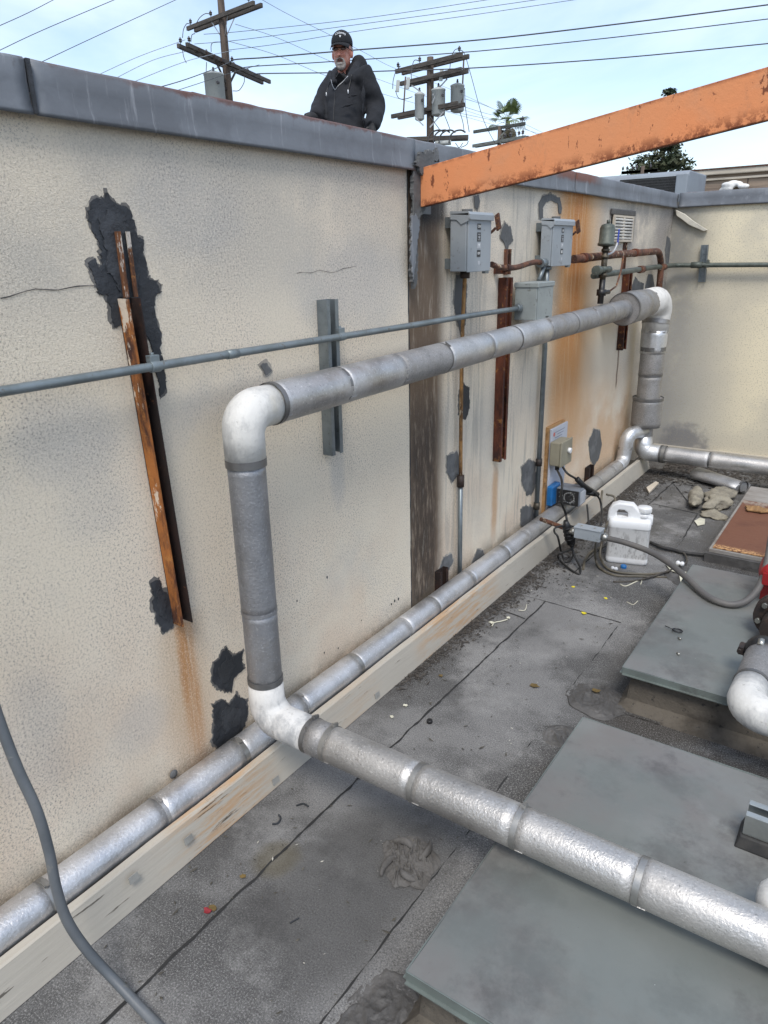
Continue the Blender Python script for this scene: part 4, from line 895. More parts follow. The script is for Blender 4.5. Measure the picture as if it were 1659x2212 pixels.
# flexible conduit to the red pump
fp = [V((ic.x+.09, ic.y, ic.z-.012)), P(1350, 1172, 2, .215), P(1400, 1190, 2, .205), P(1440, 1213, 2, .20), P(1480, 1245, 2, .195), P(1515, 1278, 2, .190), P(1545, 1297, 2, .188), P(1580, 1306, 2, .187), P(1612, 1298, 2, .20), P(1638, 1270, 2, .25), P(1655, 1225, 2, .33), P(1668, 1150, 2, .45), P(1676, 1060, 2, .55)]
tag(MB().tube(smoothpath(fp, 6), .0145, 14).build('flexible_conduit', M['flex']), 'thick grey flexible conduit drooping over the pad from the small box to the red pump', 'conduit')

# cords
def cord(pix, r, name, mat, lab, cat, group=None, n=6):
    pts = [V(p) for p in pix]; o = MB().tube(smoothpath(pts, n), r, 8).build(name, M[mat]); return tag(o, lab, cat, group)
tb = V((.06, 3.90, .395))
cord([tb, P(1214, 1040, 0, .26), P(1212, 1080, 0, .27), P(1222, 1110, 0, .27), P(1225, 1128, 0, .29)], .0065, 'electric_cable', 'cord', 'black cord hanging straight down from the beige box across the blue pump', 'cord')
cord([V((.07, 3.93, .425)), P(1225, 1022, 0, .13), P(1245, 1035, 0, .16), P(1262, 1052, 0, .20)], .0065, 'electric_cable', 'cord', 'black cord sloping from the beige box into the moulded plug', 'cord')
cord([P(1246, 1034, 0, .165), P(1262, 1050, 0, .20), P(1280, 1062, 0, .22), P(1290, 1068, 0, .22)], .016, 'cord_plug', 'black', 'black moulded plug and socket beside the pump head', 'plug')
pl = thing('cord_plug', 'black ribbed plug hanging upright left of the small grey metal box', 'plug', P(1227, 1165, 0, .30))
a, b = P(1222, 1125, 0, .30), P(1232, 1175, 0, .32); MB().tube([a, a+(b-a)*.2, a+(b-a)*.6, b], [.012, .02, .023, .017], 12).build('plug_body', M['black'], pl)
mb = MB()
for k in range(4): c = a+(b-a)*(.25+.16*k); mb.cyl(c, c+(b-a)*.06, .025, 12)
mb.build('rib', M['black'], pl)
cord([P(1232, 1175, 0, .32), P(1238, 1200, 0, .30), P(1222, 1215, 2, .05), P(1212, 1190, 0, .28), P(1205, 1160, 0, .30), P(1198, 1150, 0, .28), P(1200, 1140, 0, .28), P(1222, 1136, 0, .3), P(1262, 1140, 1, 3.55)], .0055, 'electric_cable', 'cord', 'black cord making a loop left of the ribbed plug', 'cord')
cord([P(1225, 1135, 0, .31), P(1240, 1160, 0, .33), P(1235, 1185, 0, .32), P(1210, 1195, 0, .3), P(1206, 1205, 2, .04), P(1225, 1225, 2, .012), P(1250, 1240, 2, .008), P(1253, 1226, 2, .02), P(1243, 1205, 2, .05), P(1236, 1185, 0, .32)], .006, 'electric_cable', 'cord', 'black cord sagging to the roof and back up below the ribbed plug', 'cord')
cord([P(1282, 1062, 0, .25), P(1296, 1080, 0, .26), P(1300, 1110, 0, .30), P(1298, 1134, 1, 3.52)], .006, 'electric_cable', 'cord', 'black cord bending from the plug beside the pump down behind the grey metal box', 'cord')
cord([P(1268, 1090, 0, .22), P(1270, 1110, 0, .25), P(1272, 1134, 1, 3.5)], .0055, 'electric_cable', 'cord', 'short black cord straight up from the small grey metal box to the pump', 'cord')
cord([P(1301, 1060, 0, .24), P(1299, 1085, 0, .26), P(1300, 1120, 0, .30), P(1288, 1170, 2, .15), P(1287, 1210, 2, .03), P(1300, 1230, 2, .012), P(1330, 1243, 2, .008), P(1380, 1245, 2, .008), P(1440, 1247, 2, .008)], .0065, 'clear_tubing', 'tubing', 'brownish tubing from the pump head looping round in front of the jug', 'tubing')
cord([P(1310, 1068, 0, .26), P(1328, 1075, 0, .30), P(1326, 1105, 0, .33), P(1312, 1130, 0, .34), P(1305, 1150, 1, 3.5)], .0065, 'clear_tubing', 'tubing', 'brownish tubing arching down to the left edge of the jug', 'tubing')
cord([P(1312, 1178, 2, .03), P(1280, 1190, 2, .02), P(1264, 1210, 2, .012), P(1260, 1230, 2, .008)], .007, 'clear_tubing', 'tubing', 'pale tubing curving out on the roof left of the jug', 'tubing')
cord([P(1300, 1170, 2, .10), P(1297, 1205, 2, .03), P(1320, 1232, 2, .012), P(1380, 1240, 2, .010), P(1430, 1238, 2, .009), P(1470, 1228, 2, .012)], .0065, 'clear_tubing', 'tubing', 'brown tubing running on the roof close under the jug', 'tubing')
cord([P(1325, 1257, 2, .006), P(1370, 1255, 2, .007), P(1420, 1242, 2, .02), P(1470, 1222, 2, .02), P(1484, 1212, 2, .03), P(1478, 1196, 2, .02), P(1462, 1188, 2, .016), P(1425, 1180, 2, .012)], .0055, 'thin_cable', 'darkcable', 'thin grey-brown cable winding from the roof past the yellowed scrap to the curb', 'cable')
cord([P(1405, 1172, 2, .02), P(1430, 1182, 2, .02), P(1455, 1188, 2, .018), P(1480, 1194, 2, .02), P(1528, 1200, 2, .02), P(1600, 1212, 2, .02), P(1665, 1222, 2, .02)], .010, 'thick_cable', 'blk_rub', 'dirty black cable lying in the gap between the brown plate and the grey pad', 'cable')
cord([P(1640, 1100, 2, .0)+V((0, .6, .30)), P(1300, 1240, 2, .008)], .004, 'thin_cable', 'darkcable', 'x', 'cable') if False else None

# jug
jb0 = P(1306, 1216, 2, 0); jb1 = P(1398, 1226, 2, 0); jx = (jb1-jb0); jx.z = 0; jw = jx.length; jx.normalize(); jy = V((-jx.y, jx.x, 0)); jc = (jb0+jb1)/2+jy*.065
t = thing('plastic_jug', 'white plastic jug with moulded handle, grimy below, standing on the roof', 'jug', (jc.x, jc.y, 0))
H_ = .315; hw = jw/2
def rr_ring(z, a, b, r, n=6):
    out = []
    for cx, cy, a0 in ((a-r, b-r, 0), (-a+r, b-r, 90), (-a+r, -b+r, 180), (a-r, -b+r, 270)):
        for k in range(n):
            q = R(a0+90*k/(n-1)); out.append(jc+jx*(cx+r*math.cos(q))+jy*(cy+r*math.sin(q))+V((0, 0, z)))
    return out
prof = [(.001, hw*.93, .058), (.008, hw*.99, .064), (.032, hw, .066), (.040, hw*.975, .063), (.200, hw*.965, .062), (.208, hw, .067), (.235, hw, .067), (.252, hw*.97, .060), (.260, hw*.90, .05)]
MB().loft([rr_ring(z, a, b, .025) for z, a, b in prof], True).build('jug_body', M['jugb'], t, sub=1)
oz = jc+V((0, 0, 0))
op = [(-hw*.98, .235), (hw*.96, .235), (hw*.95, .262), (hw*.55, .272), (hw*.25, .30), (hw*.05, .322), (-hw*.55, .326), (-hw*.80, .315), (-hw*.95, .285)]
hole = [(-hw*.70, .250), (.0, .250), (-hw*.06, .290), (-hw*.28, .306), (-hw*.60, .306), (-hw*.74, .288)]
plate_curve('handle', [op, hole], .018, .010, M['jug'], t, oz, jx, (0, 0, 1), True)
nk = jc+jx*hw*.62+V((0, 0, .262))
MB().lathe(nk, [(.034, 0), (.034, .018), (.028, .02), (.028, .028)], n=20).build('neck', M['jug'], t)
cpm = MB(); cpm.lathe(nk+V((0, 0, .026)), [(.034, 0), (.036, .003), (.036, .024), (.033, .029), (.001, .029)], n=24); cpm.build('jug_cap', M['jug'], t)
mb = MB()
for k in range(30):
    a = k*.2094; c = nk+V((math.cos(a)*.036, math.sin(a)*.036, .040)); mb.obox(c, (.0012*math.cos(a), .0012*math.sin(a), 0), (-.001*math.sin(a), .001*math.cos(a), 0), (0, 0, .010))
mb.build('cap_ridge', M['jug'], t)

# ================================================================== CURBS WITH METAL CAPS
def pad(name, x0, x1, y0, y1, h, lab, mats=('sheet', 'sheet2', 'curb'), lip=.028, skew=0):
    t = thing(name, lab, 'curb', ((x0+x1)/2, (y0+y1)/2, 0))
    mb = MB(); n = 24; nx = 24
    vs = [V((x0+(x1-x0)*i/nx, y0+(y1-y0)*j/n+skew*i/nx, h+.004*noise.noise(V((i*.3, j*.3, x0+y0))))) for j in range(n+1) for i in range(nx+1)]
    mb.add(vs, [(j*(nx+1)+i, j*(nx+1)+i+1, (j+1)*(nx+1)+i+1, (j+1)*(nx+1)+i) for j in range(n) for i in range(nx)], True)
    o = mb.build('metal_cap', M[mats[0]], t, fixn=False)
    e = MB()
    e.beam((x0-.001, y0-.002, h-lip/2), (x1, y0-.002+skew, h-lip/2), .003, lip); e.beam((x0-.002, y0-.001, h-lip/2), (x0-.002, y1, h-lip/2), .003, lip); e.beam((x0-.001, y1+.002, h-lip/2), (x1, y1+.002+skew, h-lip/2), .003, lip)
    e.beam((x0, y0-.006, h-lip+.002), (x1, y0-.006+skew, h-lip+.002), .010, .003); e.beam((x0-.006, y0, h-lip+.002), (x0-.006, y1, h-lip+.002), .010, .003)
    e.build('cap_edge', M[mats[1]], t)
    cbm = MB(); hh = h-.006; a = .03
    r0 = [V((x0-.02, y0-.03, 0)), V((x1, y0-.03+skew, 0)), V((x1, y1+.02+skew, 0)), V((x0-.02, y1+.02, 0))]
    r1 = [V((x0+a, y0+a, hh)), V((x1, y0+a+skew, hh)), V((x1, y1-a+skew, hh)), V((x0+a, y1-a, hh))]
    r05 = [V((x0+a*.6, y0+a*.6, .035)), V((x1, y0+a*.6+skew, .035)), V((x1, y1-a*.6+skew, .035)), V((x0+a*.6, y1-a*.6, .035))]
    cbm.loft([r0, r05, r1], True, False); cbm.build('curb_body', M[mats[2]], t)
    return t
h = .17
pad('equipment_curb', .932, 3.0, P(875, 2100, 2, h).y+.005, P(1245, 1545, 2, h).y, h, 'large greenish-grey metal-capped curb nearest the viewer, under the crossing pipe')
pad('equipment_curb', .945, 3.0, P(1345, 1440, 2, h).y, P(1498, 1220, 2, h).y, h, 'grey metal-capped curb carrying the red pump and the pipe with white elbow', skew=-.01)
hx = .085; px0 = P(1540, 1180, 2, hx)
t3 = thing('equipment_curb', 'low curb under a brown rusted plate and a weathered grey board', 'curb', (1.2, 4.6, 0))
MB().box((px0.x-.03, px0.y-.04, .0), (3.0, 5.25, .055)).build('curb_body', M['tarlump'], t3)
MB().box((px0.x-.015, px0.y-.015, .056), (3.0, 5.22, .074)).build('grey_board', woodmat('grey_board', (.27, .255, .235), (.19, .17, .15), 2, (.3, 1, 1)), t3)
m = Mt('rusted_plate_edge', .7).base((.14, .055, .03)); m.mix((.52, .30, .13), (m.y+(m.noise(30, 6, .8)-.5)*.08).step(px0.y-4.6+.06, px0.y-4.6+.02)*m.noise(70, 5, .8).step(.44, .56)); m.mix((.10, .036, .02), m.noise(4, 5).step(.45, .65)); m.mix((.30, .26, .22), (m.y+(m.noise(8, 6, .7)-.5)*.25).step(.12, .22)*m.noise(25, 5, .7).step(.4, .55)*.8); m.bump(m.noise(40, 5), .002, .8)
MB().box((px0.x, px0.y, .075), (3.0, 4.86, .083)).build('rusted_plate', m.done(), t3, bev=.002)
c = P(1635, 1102, 2, .09)
o = MB().prism([c+V((math.cos(q)*.075*(1+.25*math.sin(3*q+1)), math.sin(q)*.05*(1+.2*math.sin(5*q)), 0)) for q in [k*.35 for k in range(18)]], (0, 0, .012)).build('wood_chunk', M['plywood'], bev=.004); tag(o, 'flat orange-brown scrap of rotten wood on the brown plate', 'wood scrap')

# tar lumps at curb corners
def lump(c, rx, ry, hgt, lab, seed, name='tar_mound'):
    mb = MB(); n, m_ = 90, 36; rings = []
    for j in range(m_+1):
        f = j/m_; ring = []
        for k in range(n):
            a = 2*math.pi*k/n; rad = (1-f); p = V((math.cos(a)*rx*rad, math.sin(a)*ry*rad, 0))*(1+.25*noise.noise(V((math.cos(a)*1.5, math.sin(a)*1.5, seed))))
            wq = V((p.x*11, p.y*11, seed)); wx2 = noise.noise(wq)*1.2; rdg = max(0, 1-abs(noise.noise(V((p.x*24+wx2*2.2, p.y*24-wx2*2.2, seed+3))))*5); rd2 = max(0, 1-abs(noise.noise(V((p.x*55+wx2*4, p.y*55, seed+8))))*5)
            z = min(1, f*6)*(hgt*.45*(1-(1-f)**2.0)*(1+.8*noise.noise(V((p.x*15, p.y*15, seed))))+.006*rdg+.0028*rd2) if j else 0
            ring.append(V(c)+p+V((0, 0, max(z, 0)+.002)))
        rings.append(ring)
    mb.loft(rings, True); o = mb.build(name, M['tarlump']); return tag(o, lab, 'tar mound')
lump(P(1288, 1510, 2, 0)+V((.01, 0, 0)), .125, .11, .030, 'wrinkled grey tar mound at the corner between the two metal-capped curbs', 3)
lump(P(1195, 1590, 2, 0)+V((.04, 0, 0)), .09, .07, .02, 'small creased tar lump at the upper left corner of the nearest curb', 9)
lump(P(800, 2180, 2, 0)+V((.03, -.05, 0)), .11, .17, .014, 'crumpled tar skirt at the lower left corner of the nearest curb', 5)
lump(P(1455, 1250, 2, 0)+V((.06, .05, 0)), .12, .14, .03, 'creased tar skirt at the upper left corner of the second curb', 12)

# ================================================================== RIGHT EDGE FITTINGS
E1 = P(1606, 1528, 2, .27)
t = thing('insulated_pipe', 'silver pipe ending in a clean white elbow at the right edge beside the second curb', 'pipe', (E1.x, E1.y, .2))
top = E1+V((.0, .46, .01))
jack([E1+V((0, .13, 0)), E1+V((0, .34, 0))], .053, 'jacket_section', 'jack_dull', t, seed=80)
elbow([E1+V((0, .14, 0)), E1+V((0, -.012, 0)), E1+V((.26, -.012, -.01))], .085, .054, 'white', t, bulge=.08)
ringband(E1+V((0, .145, 0)), (0, 1, 0), .055, .014, 'band', t)
jack([E1+V((.25, -.012, -.01)), E1+V((.8, -.012, -.03))], .054, 'jacket_section', 'jack_bright', t, seed=82)
tt = thing('pipe_coupling', 'black grooved coupling with bolts at the end of the right edge pipe', 'coupling', E1+V((0, .38, 0)))
c = E1+V((0, .34, .0)); mb = MB(); mb.tube([c, c+V((0, .015, 0)), c+V((0, .05, 0)), c+V((0, .065, 0))], [.052, .062, .062, .054], 24); mb.build('coupling_body', M['black'], tt, bev=.002)
for s_ in (-1, 1):
    mb = MB(); mb.box((c.x+s_*.062-.014, c.y+.012, c.z-.014), (c.x+s_*.062+.014, c.y+.055, c.z+.014)); mb.cyl((c.x+s_*.072, c.y+.005, c.z), (c.x+s_*.072, c.y+.07, c.z), .008, 8); mb.build('bolt_lug', M['castiron'], tt)
MB().cyl((c.x-.01, c.y-.002, c.z+.045), (c.x-.01, c.y+.02, c.z+.058), .012, 8).build('bolt', M['boltz'], tt)
# red pump with dark flange
rc = P(1668, 1250, 2, .30)
t = thing('red_pump', 'red pump with a dark bolted flange at the right edge of the second curb', 'pump', (rc.x, rc.y, .17))
mb = MB(); mb.lathe(rc+V((.0, .10, .0)), [(.03, -.10), (.045, -.09), (.052, -.08), (.062, -.03), (.066, .05), (.06, .12), (.04, .15)], (0, 1, 0), 24); mb.box((rc.x-.035, rc.y-.01, rc.z-.03), (rc.x+.06, rc.y+.03, rc.z+.02)); mb.box((rc.x-.04, rc.y+.06, .172), (rc.x+.09, rc.y+.16, .26)); mb.build('pump_casing', M['red'], t)
fc = P(1668, 1318, 2, .258)+V((.03, -.02, 0)); mb = MB(); mb.cyl(fc, fc+V((0, -.022, 0)), .088, 28); mb.build('flange', M['castiron'], t, bev=.003)
MB().cyl(fc+V((0, -.027, 0)), fc+V((0, -.05, 0)), .088, 28).build('flange', M['castiron'], t, bev=.003); MB().cyl(fc+V((0, .001, 0)), fc+V((0, .12, .01)), .05, 20).build('neck', M['red'], t); MB().cyl(fc+V((0, -.051, 0)), fc+V((0, -.16, 0)), .05, 20).build('pipe_stub', M['castiron'], t)
for k in range(6):
    a = k*1.047+.3; q = fc+V((math.cos(a)*.07, -.050, math.sin(a)*.07)); MB().cyl(q, q+V((0, -.014, 0)), .011, 6).build('bolt', M['boltz'], t)
MB().lathe(rc+V((.06, .30, .05)), [(.05, 0), (.06, .02), (.06, .16), (.04, .18)], (0, .3, 1), 18).build('motor', M['blue'], t)
# strut support with rubber block
a = P(1617, 1745, 2, .235); t = thing('pipe_support', 'zinc channel on a black rubber block at the right edge of the nearest curb', 'pipe support', (a.x, a.y, .17))
mb = MB(); zt = .262
x0 = a.x; yc_ = a.y-.02
mb.box((x0, yc_-.045, .203), (x0+.5, yc_-.042, zt)); mb.box((x0, yc_+.017, .203), (x0+.5, yc_+.020, zt)); mb.box((x0, yc_-.042, .203), (x0+.5, yc_+.017, .206)); mb.box((x0, yc_-.042, zt-.003), (x0+.5, yc_-.026, zt)); mb.box((x0, yc_+.001, zt-.003), (x0+.5, yc_+.017, zt)); mb.build('zinc_channel', M['zinc'], t, bev=.0012)
MB().prism([V((x0-.012, yc_-.065, .171)), V((x0-.012, yc_+.04, .171)), V((x0-.004, yc_+.028, .202)), V((x0-.004, yc_-.052, .202))], (.5, 0, 0)).build('rubber_block', M['blk_rub'], t, bev=.003)
c = P(1692, 1952, 2, .26)
t = thing('insulated_pipe', 'white rounded pipe end showing above the crossing pipe at the right edge', 'pipe', (c.x, c.y, .17))
mb = MB(); mb.tube([c+V((-.052, 0, 0)), c+V((-.048, 0, 0)), c+V((-.03, 0, 0)), c+V((.0, .0, 0)), c+V((.06, 0, .0)), c+V((.4, .0, .0))], [.012, .026, .046, .056, .058, .056], 28, wob=.03); mb.build('elbow_end', M['white'], t)

# ================================================================== LOOSE THINGS ON THE ROOF
# foreground hose
hp = [Dp(-110, 1250, 1.40), Dp(-45, 1420, 1.45), Dp(-4, 1550, 1.48), Dp(38, 1660, 1.50), Dp(80, 1752, 1.52), Dp(106, 1840, 1.55), Dp(122, 1920, 1.57), Dp(146, 1990, 1.60), Dp(190, 2055, 1.63), Dp(250, 2120, 1.64), P(330, 2205, 2, .013), P(400, 2275, 2, .013), P(520, 2380, 2, .013)]
tag(MB().tube(smoothpath(hp, 8), .0112, 14).build('hose', M['hose']), 'grey flexible hose hanging in the left foreground down onto the roof', 'hose')
# rag: crumpled cloth, a sheet thrown into folds
c = P(880, 1862, 2, 0)
mb = MB(); N = 84; vs = []
for j in range(N):
    for i in range(N):
        u, v_ = (i/(N-1)-.5)*2, (j/(N-1)-.5)*2
        w1 = V((u*1.3, v_*1.3, 2.3)); wx_, wy_ = noise.noise(w1), noise.noise(w1+V((7, 3, 1)))
        ang = math.atan2(v_, u); rad = math.sqrt(min(1, max(u*u, v_*v_))); out_ = 1+.30*noise.noise(V((math.cos(ang)*1.7, math.sin(ang)*1.7, 4)))+.05*noise.noise(V((math.cos(ang)*4, math.sin(ang)*6, 9)))
        px_ = rad*math.cos(ang)*.080*out_+.02*wx_; py_ = rad*math.sin(ang)*.105*out_+.02*wy_
        q = V((u*1.2+wx_*1.6, v_*.7+wy_*1.6, 0))
        f1 = 1-abs(noise.noise(q*1.5))*4.5; f2 = 1-abs(noise.noise(q*3.2+V((4, 4, 4))))*3.4
        z = .003+(.015*max(f1, 0)**1.3+.006*max(f2, 0)+.0025)*min(1, (1.02-rad)*3.5)
        vs.append(V((c.x+px_*.86-py_*.5, c.y+px_*.5+py_*.86, z)))
mb.add(vs, [(j*N+i, j*N+i+1, (j+1)*N+i+1, (j+1)*N+i) for j in range(N-1) for i in range(N-1)], True)
for k in range(4):
    a0 = k*1.5+.4; pts = [V((c.x+math.cos(a0+t_*.9)*(.03+.045*t_), c.y+math.sin(a0+t_*.9)*(.04+.055*t_), .016-.010*abs(t_-.4))) for t_ in (0, .25, .5, .75, 1)]
    mb.tube(smoothpath(pts, 4), [.004+.006*math.sin(3.14*i/16) for i in range(17)], 8, wob=.5)
o = mb.build('rag', M['rag'], fixn=False); tag(o, 'crumpled dirty cloth rag lying flat on the roof before the nearest curb', 'rag')
# fallen foil jacket and fibreglass
a, b = P(1505, 1022, 2, .05), P(1605, 1052, 2, .05)
t = thing('fallen_jacket', 'half-flattened silver pipe jacket lying under the far pipe', 'pipe jacket', (a.x, a.y, 0))
mb = MB(); d = (b-a); n2 = V((-d.y, d.x, 0)).normalized()
mb.loft([[a+d*f+n2*(.075*math.cos(q)*(1+.05*math.sin(f*9)))+V((0, 0, .045*math.sin(q)*(1-.3*f)-.002)) for q in [k*math.pi*2/20 for k in range(20)]] for f in (0, .2, .4, .6, .8, 1)], True); mb.build('jacket_shell', M['foilflat'], t)
ringband(b, d, .042, .02, 'band', t)
def blob(c, ax_, ay_, az_, mat, name, lab, cat, amp=.35, fr=9, seed=0):
    mb = MB(); mb.ell(c, ax_, ay_, az_, 36, 24); cc = V(c)
    for i, v in enumerate(mb.v):
        d = v-cc; k = 1+amp*noise.noise(v*fr+V((seed, 0, 0)))+amp*.5*noise.noise(v*fr*2.6); v2 = cc+d*k; v2.z = max(v2.z, .003); mb.v[i] = v2
    return tag(mb.build(name, M[mat]), lab, cat)
c = P(1503, 1075, 2, .05); blob(c, (.045, .015, 0), (-.03, .17, 0), (0, 0, .045), 'fluff', 'insulation_chunk', 'long grey-tan roll of old fibreglass insulation, left of the torn pair', 'insulation', .3, 12, 1)
c = P(1553, 1075, 2, .04); blob(c, (.085, -.05, 0), (.02, .20, 0), (0, 0, .035), 'fluff', 'insulation_chunk', 'torn ragged fibreglass insulation beside the brown plate, right of the long roll', 'insulation', .55, 11, 6)
c = P(1545, 1112, 2, .01); blob(c, (.09, -.02, 0), (.0, .07, 0), (0, 0, .018), 'fluff', 'insulation_chunk', 'small flat scrap of fibreglass nearest the brown plate corner', 'insulation', .6, 16, 9)
# scraps
def scrap(pix, z, th, mat, name, lab, cat, group=None, tilt=0):
    pts = [P(x, y, 2, z) for x, y in pix]
    if tilt:
        for i, p in enumerate(pts): p.z += tilt*(i % 2)
    return tag(MB().prism(pts, (0, 0, th)).build(name, M[mat]), lab, cat, group)
scrap([(1437, 1218), (1452, 1222), (1470, 1236), (1482, 1240), (1470, 1258), (1466, 1243), (1448, 1233)], .014, .003, 'pale', 'plastic_scrap', 'bent pale yellow scrap between the tubing and the second curb', 'scrap', tilt=.01)
scrap([(1500, 1126), (1512, 1119), (1523, 1122), (1522, 1133), (1507, 1136)], .006, .003, 'pale', 'plastic_scrap', 'pale yellow scrap beside the small flat fibreglass piece', 'scrap')
scrap([(1396, 1056), (1416, 1043), (1423, 1046), (1402, 1067)], .01, .012, 'cream', 'wood_strip', 'short cream strip of wood near the far end of the board', 'wood strip')
def knob(px, py, z, r1, mat, name, lab, cat, two=True):
    c = P(px, py, 2, z); t = MB()
    if two: t.tube([c+V((-r1*1.6, 0, 0)), c+V((-r1*1.2, 0, 0)), c+V((-r1*.6, 0, 0)), c, c+V((r1*.6, 0, 0)), c+V((r1*1.2, 0, 0)), c+V((r1*1.6, 0, 0))], [r1*.5, r1*.9, r1, r1*.5, r1, r1*.9, r1*.5], 12)
    else: t.tube([c+V((0, 0, -r1*.5)), c+V((0, 0, -r1*.4)), c+V((0, 0, r1*.4)), c+V((0, 0, r1*.6))], [r1*.95, r1, r1, r1*.8], 14)
    return tag(t.build(name, M[mat]), lab, cat)
knob(1327, 1228, .012, .011, 'jug', 'foam_plug', 'small white plug lying in front of the jug', 'plug'); knob(1469, 1217, .045, .013, 'jug', 'foam_plug', 'small white plug standing by the second curb corner beyond the flexible conduit', 'plug')
knob(1347, 1224, .010, .016, 'blue', 'bottle_cap', 'blue bottle cap in front of the jug', 'cap', False)
knob(928, 1558, .006, .011, 'black', 'bottle_cap', 'small black cap on the open roof near the long seam', 'cap', False)
knob(1248, 1360-5, .006, .010, 'castiron', 'bottle_cap', 'small dark round cap near the cross seam', 'cap', False) if False else None
def petal(px, py, mat, name, lab, s=.012, g=None, z=.004, seed=0):
    c = P(px, py, 2, z); rnd = random.Random(seed+px); mb = MB()
    n = 10; ring = []
    for k in range(n):
        a = k*2*math.pi/n; r_ = s*(.55+.55*rnd.random()); ring.append(c+V((math.cos(a)*r_*1.3, math.sin(a)*r_, .003*rnd.random()*(s/.01))))
    mb.prism(ring, (0, 0, .0012)); return tag(mb.build(name, M[mat]), lab, 'petal' if 'petal' in name else 'leaf', g)
petal(1239, 1268, 'leaf_y', 'petal', 'yellow petal nearest the black cord ends', .010); petal(1308, 1293, 'leaf_y', 'petal', 'yellow petal on the far side of the cross seam, towards the second curb', .009); petal(1262, 1325, 'leaf_y', 'petal', 'bright yellow petal on the near side of the cross seam', .012)
petal(449, 1968, 'leaf_r', 'petal', 'dark red petal beside the long seam in the foreground', .011); petal(459, 1962, 'leaf_b', 'dry_leaf', 'dark dry leaf touching the red petal', .010)
petal(1154, 1482, 'leaf_b', 'dry_leaf', 'curled brown leaf between the long seam and the tar mound', .017); petal(952, 1460, 'leaf_b', 'dry_leaf', 'small grey twig leaf near the board, beyond the black cap', .010)
petal(1286, 1492, 'leaf_b', 'dry_leaf', 'brown leaf lying on the wrinkled tar mound', .016, z=.026); petal(525, 1893, 'leaf_b', 'dry_leaf', 'dark chip left of the rag', .008)
petal(875, 1524, 'pale', 'paper_scrap', 'pale paper scrap near the black cap', .009); petal(847, 1549, 'pale', 'paper_scrap', 'tiny pale scrap left of the black cap, near the board', .007); petal(1062, 1345, 'pale', 'paper_scrap', 'white scrap in the grit beside the board', .012); petal(1098, 1335, 'pale', 'paper_scrap', 'second white scrap in the grit, farther along the board', .010)
def twig(pix, z, lab, mat='leaf_b', r=.0018, name='twig'):
    tag(MB().tube(smoothpath([P(x, y, 2, z) for x, y in pix], 4), r, 6).build(name, M[mat]), lab, 'twig')
twig([(588, 1780), (600, 1778), (606, 1768), (602, 1760)], .004, 'dark curled twig on the roof left of the rag', 'tar', .003); twig([(640, 1740), (655, 1736), (666, 1742)], .004, 'dark bent twig beyond the curled one, left of the rag', 'tar', .0028); twig([(626, 1994), (640, 1986), (646, 1983)], .004, 'short dark twig below the rag to its left', 'tar', .002)
twig([(1340, 1262), (1352, 1266), (1375, 1256), (1386, 1254), (1384, 1262)], .006, 'pale bent plastic strip in front of the tubing', 'pale', .003, 'plastic_strip'); twig([(1354, 1300), (1368, 1306), (1378, 1298)], .005, 'white curved strip near the yellow petals', 'pale', .0022, 'plastic_strip')
twig([(1063, 1352), (1068, 1345), (1082, 1342), (1096, 1338)], .006, 'forked pale twig in the grit beside the board', 'pale', .0028); twig([(1120, 1318), (1134, 1318), (1138, 1305)], .006, 'pale curl in the grit farther along the board', 'pale', .002)
# ring key on the second curb
c = P(1463, 1363, 2, .176); t = thing('ring_pin', 'black ring with a short pin lying on the second curb', 'ring', c)
rgp = [c+V((math.cos(q)*.018, math.sin(q)*.012, .003)) for q in [k*math.pi/8 for k in range(17)]]; MB().tube(rgp, .003, 8).build('ring', M['black'], t); MB().tube([c+V((-.018, 0, .003)), c+V((-.05, .012, .003))], .002, 6).build('pin', M['black'], t)
for (x, y, l) in ((1465, 1377, 'tiny metal bolt beside the black ring'), (1462, 1410, 'tiny metal bolt below the black ring')):
    c = P(x, y, 2, .176); tag(MB().cyl(c, c+V((.012, -.008, 0)), .0035, 8).build('loose_bolt', M['boltz']), l, 'bolt')

# ================================================================== UPPER ROOF, MAN
tag(MB().box((-14, -2.5, 1.40), (-.23, 14, 1.56)).build('upper_roof', M['uproof']), kind='structure')
tag(MB().box((-14, -2.5, -5), (-.23, 14, 1.39)).build('building_block', M['cream']), 'plain cream building mass carrying the upper roof behind the wall', 'building')
tag(MB().box((-.049, 6.38, -5), (4.3, 14, 1.38)).build('building_block', M['cream']), 'plain cream building mass behind the far wall', 'building')
tag(MB().box((-.23, 6.38, 1.385), (4.3, 14, 1.56)).build('upper_roof', M['uproof']), kind='structure')
tag(MB().box((-.04, -2.5, -5), (4.2, 6.16, -.31)).build('building_block', M['cream']), 'cream building mass under the lower roof', 'building')
# steel rail in front of the man
RX = -2.65
zr = P(673, 263, 0, RX).z
t = thing('rail_beam', 'rusty red steel rail on posts behind the coping, under the man\'s hand', 'rail', (RX, 4.8, 1.56))
MB().beam((RX, P(478, 215, 0, RX).y-.02, zr-.045), (RX, 8.6, zr-.045), .06, .09).build('rail', M['rust_dark'], t)
for y in (4.4, 6.2, 8.4): MB().box((RX-.025, y-.025, 1.56), (RX+.025, y+.025, zr-.09)).build('post', M['rust_dark'], t)
t = thing('timber_rail', 'weathered timber beam behind the rusty rail, left of the utility pole', 'beam', (RX-.15, 4.5, 1.56))
q0, q1 = P(408, 203, 0, RX-.12), P(480, 219, 0, RX-.12)
MB().beam((RX-.12, q0.y, q0.z-.04), (RX-.12, 6.0, q0.z-.10), .07, .10).build('timber', M['polewood'], t)
for y in (q0.y+.5, 5.8): MB().box((RX-.15, y-.03, 1.56), (RX-.09, y+.03, q0.z-.12)).build('post', M['polewood'], t)

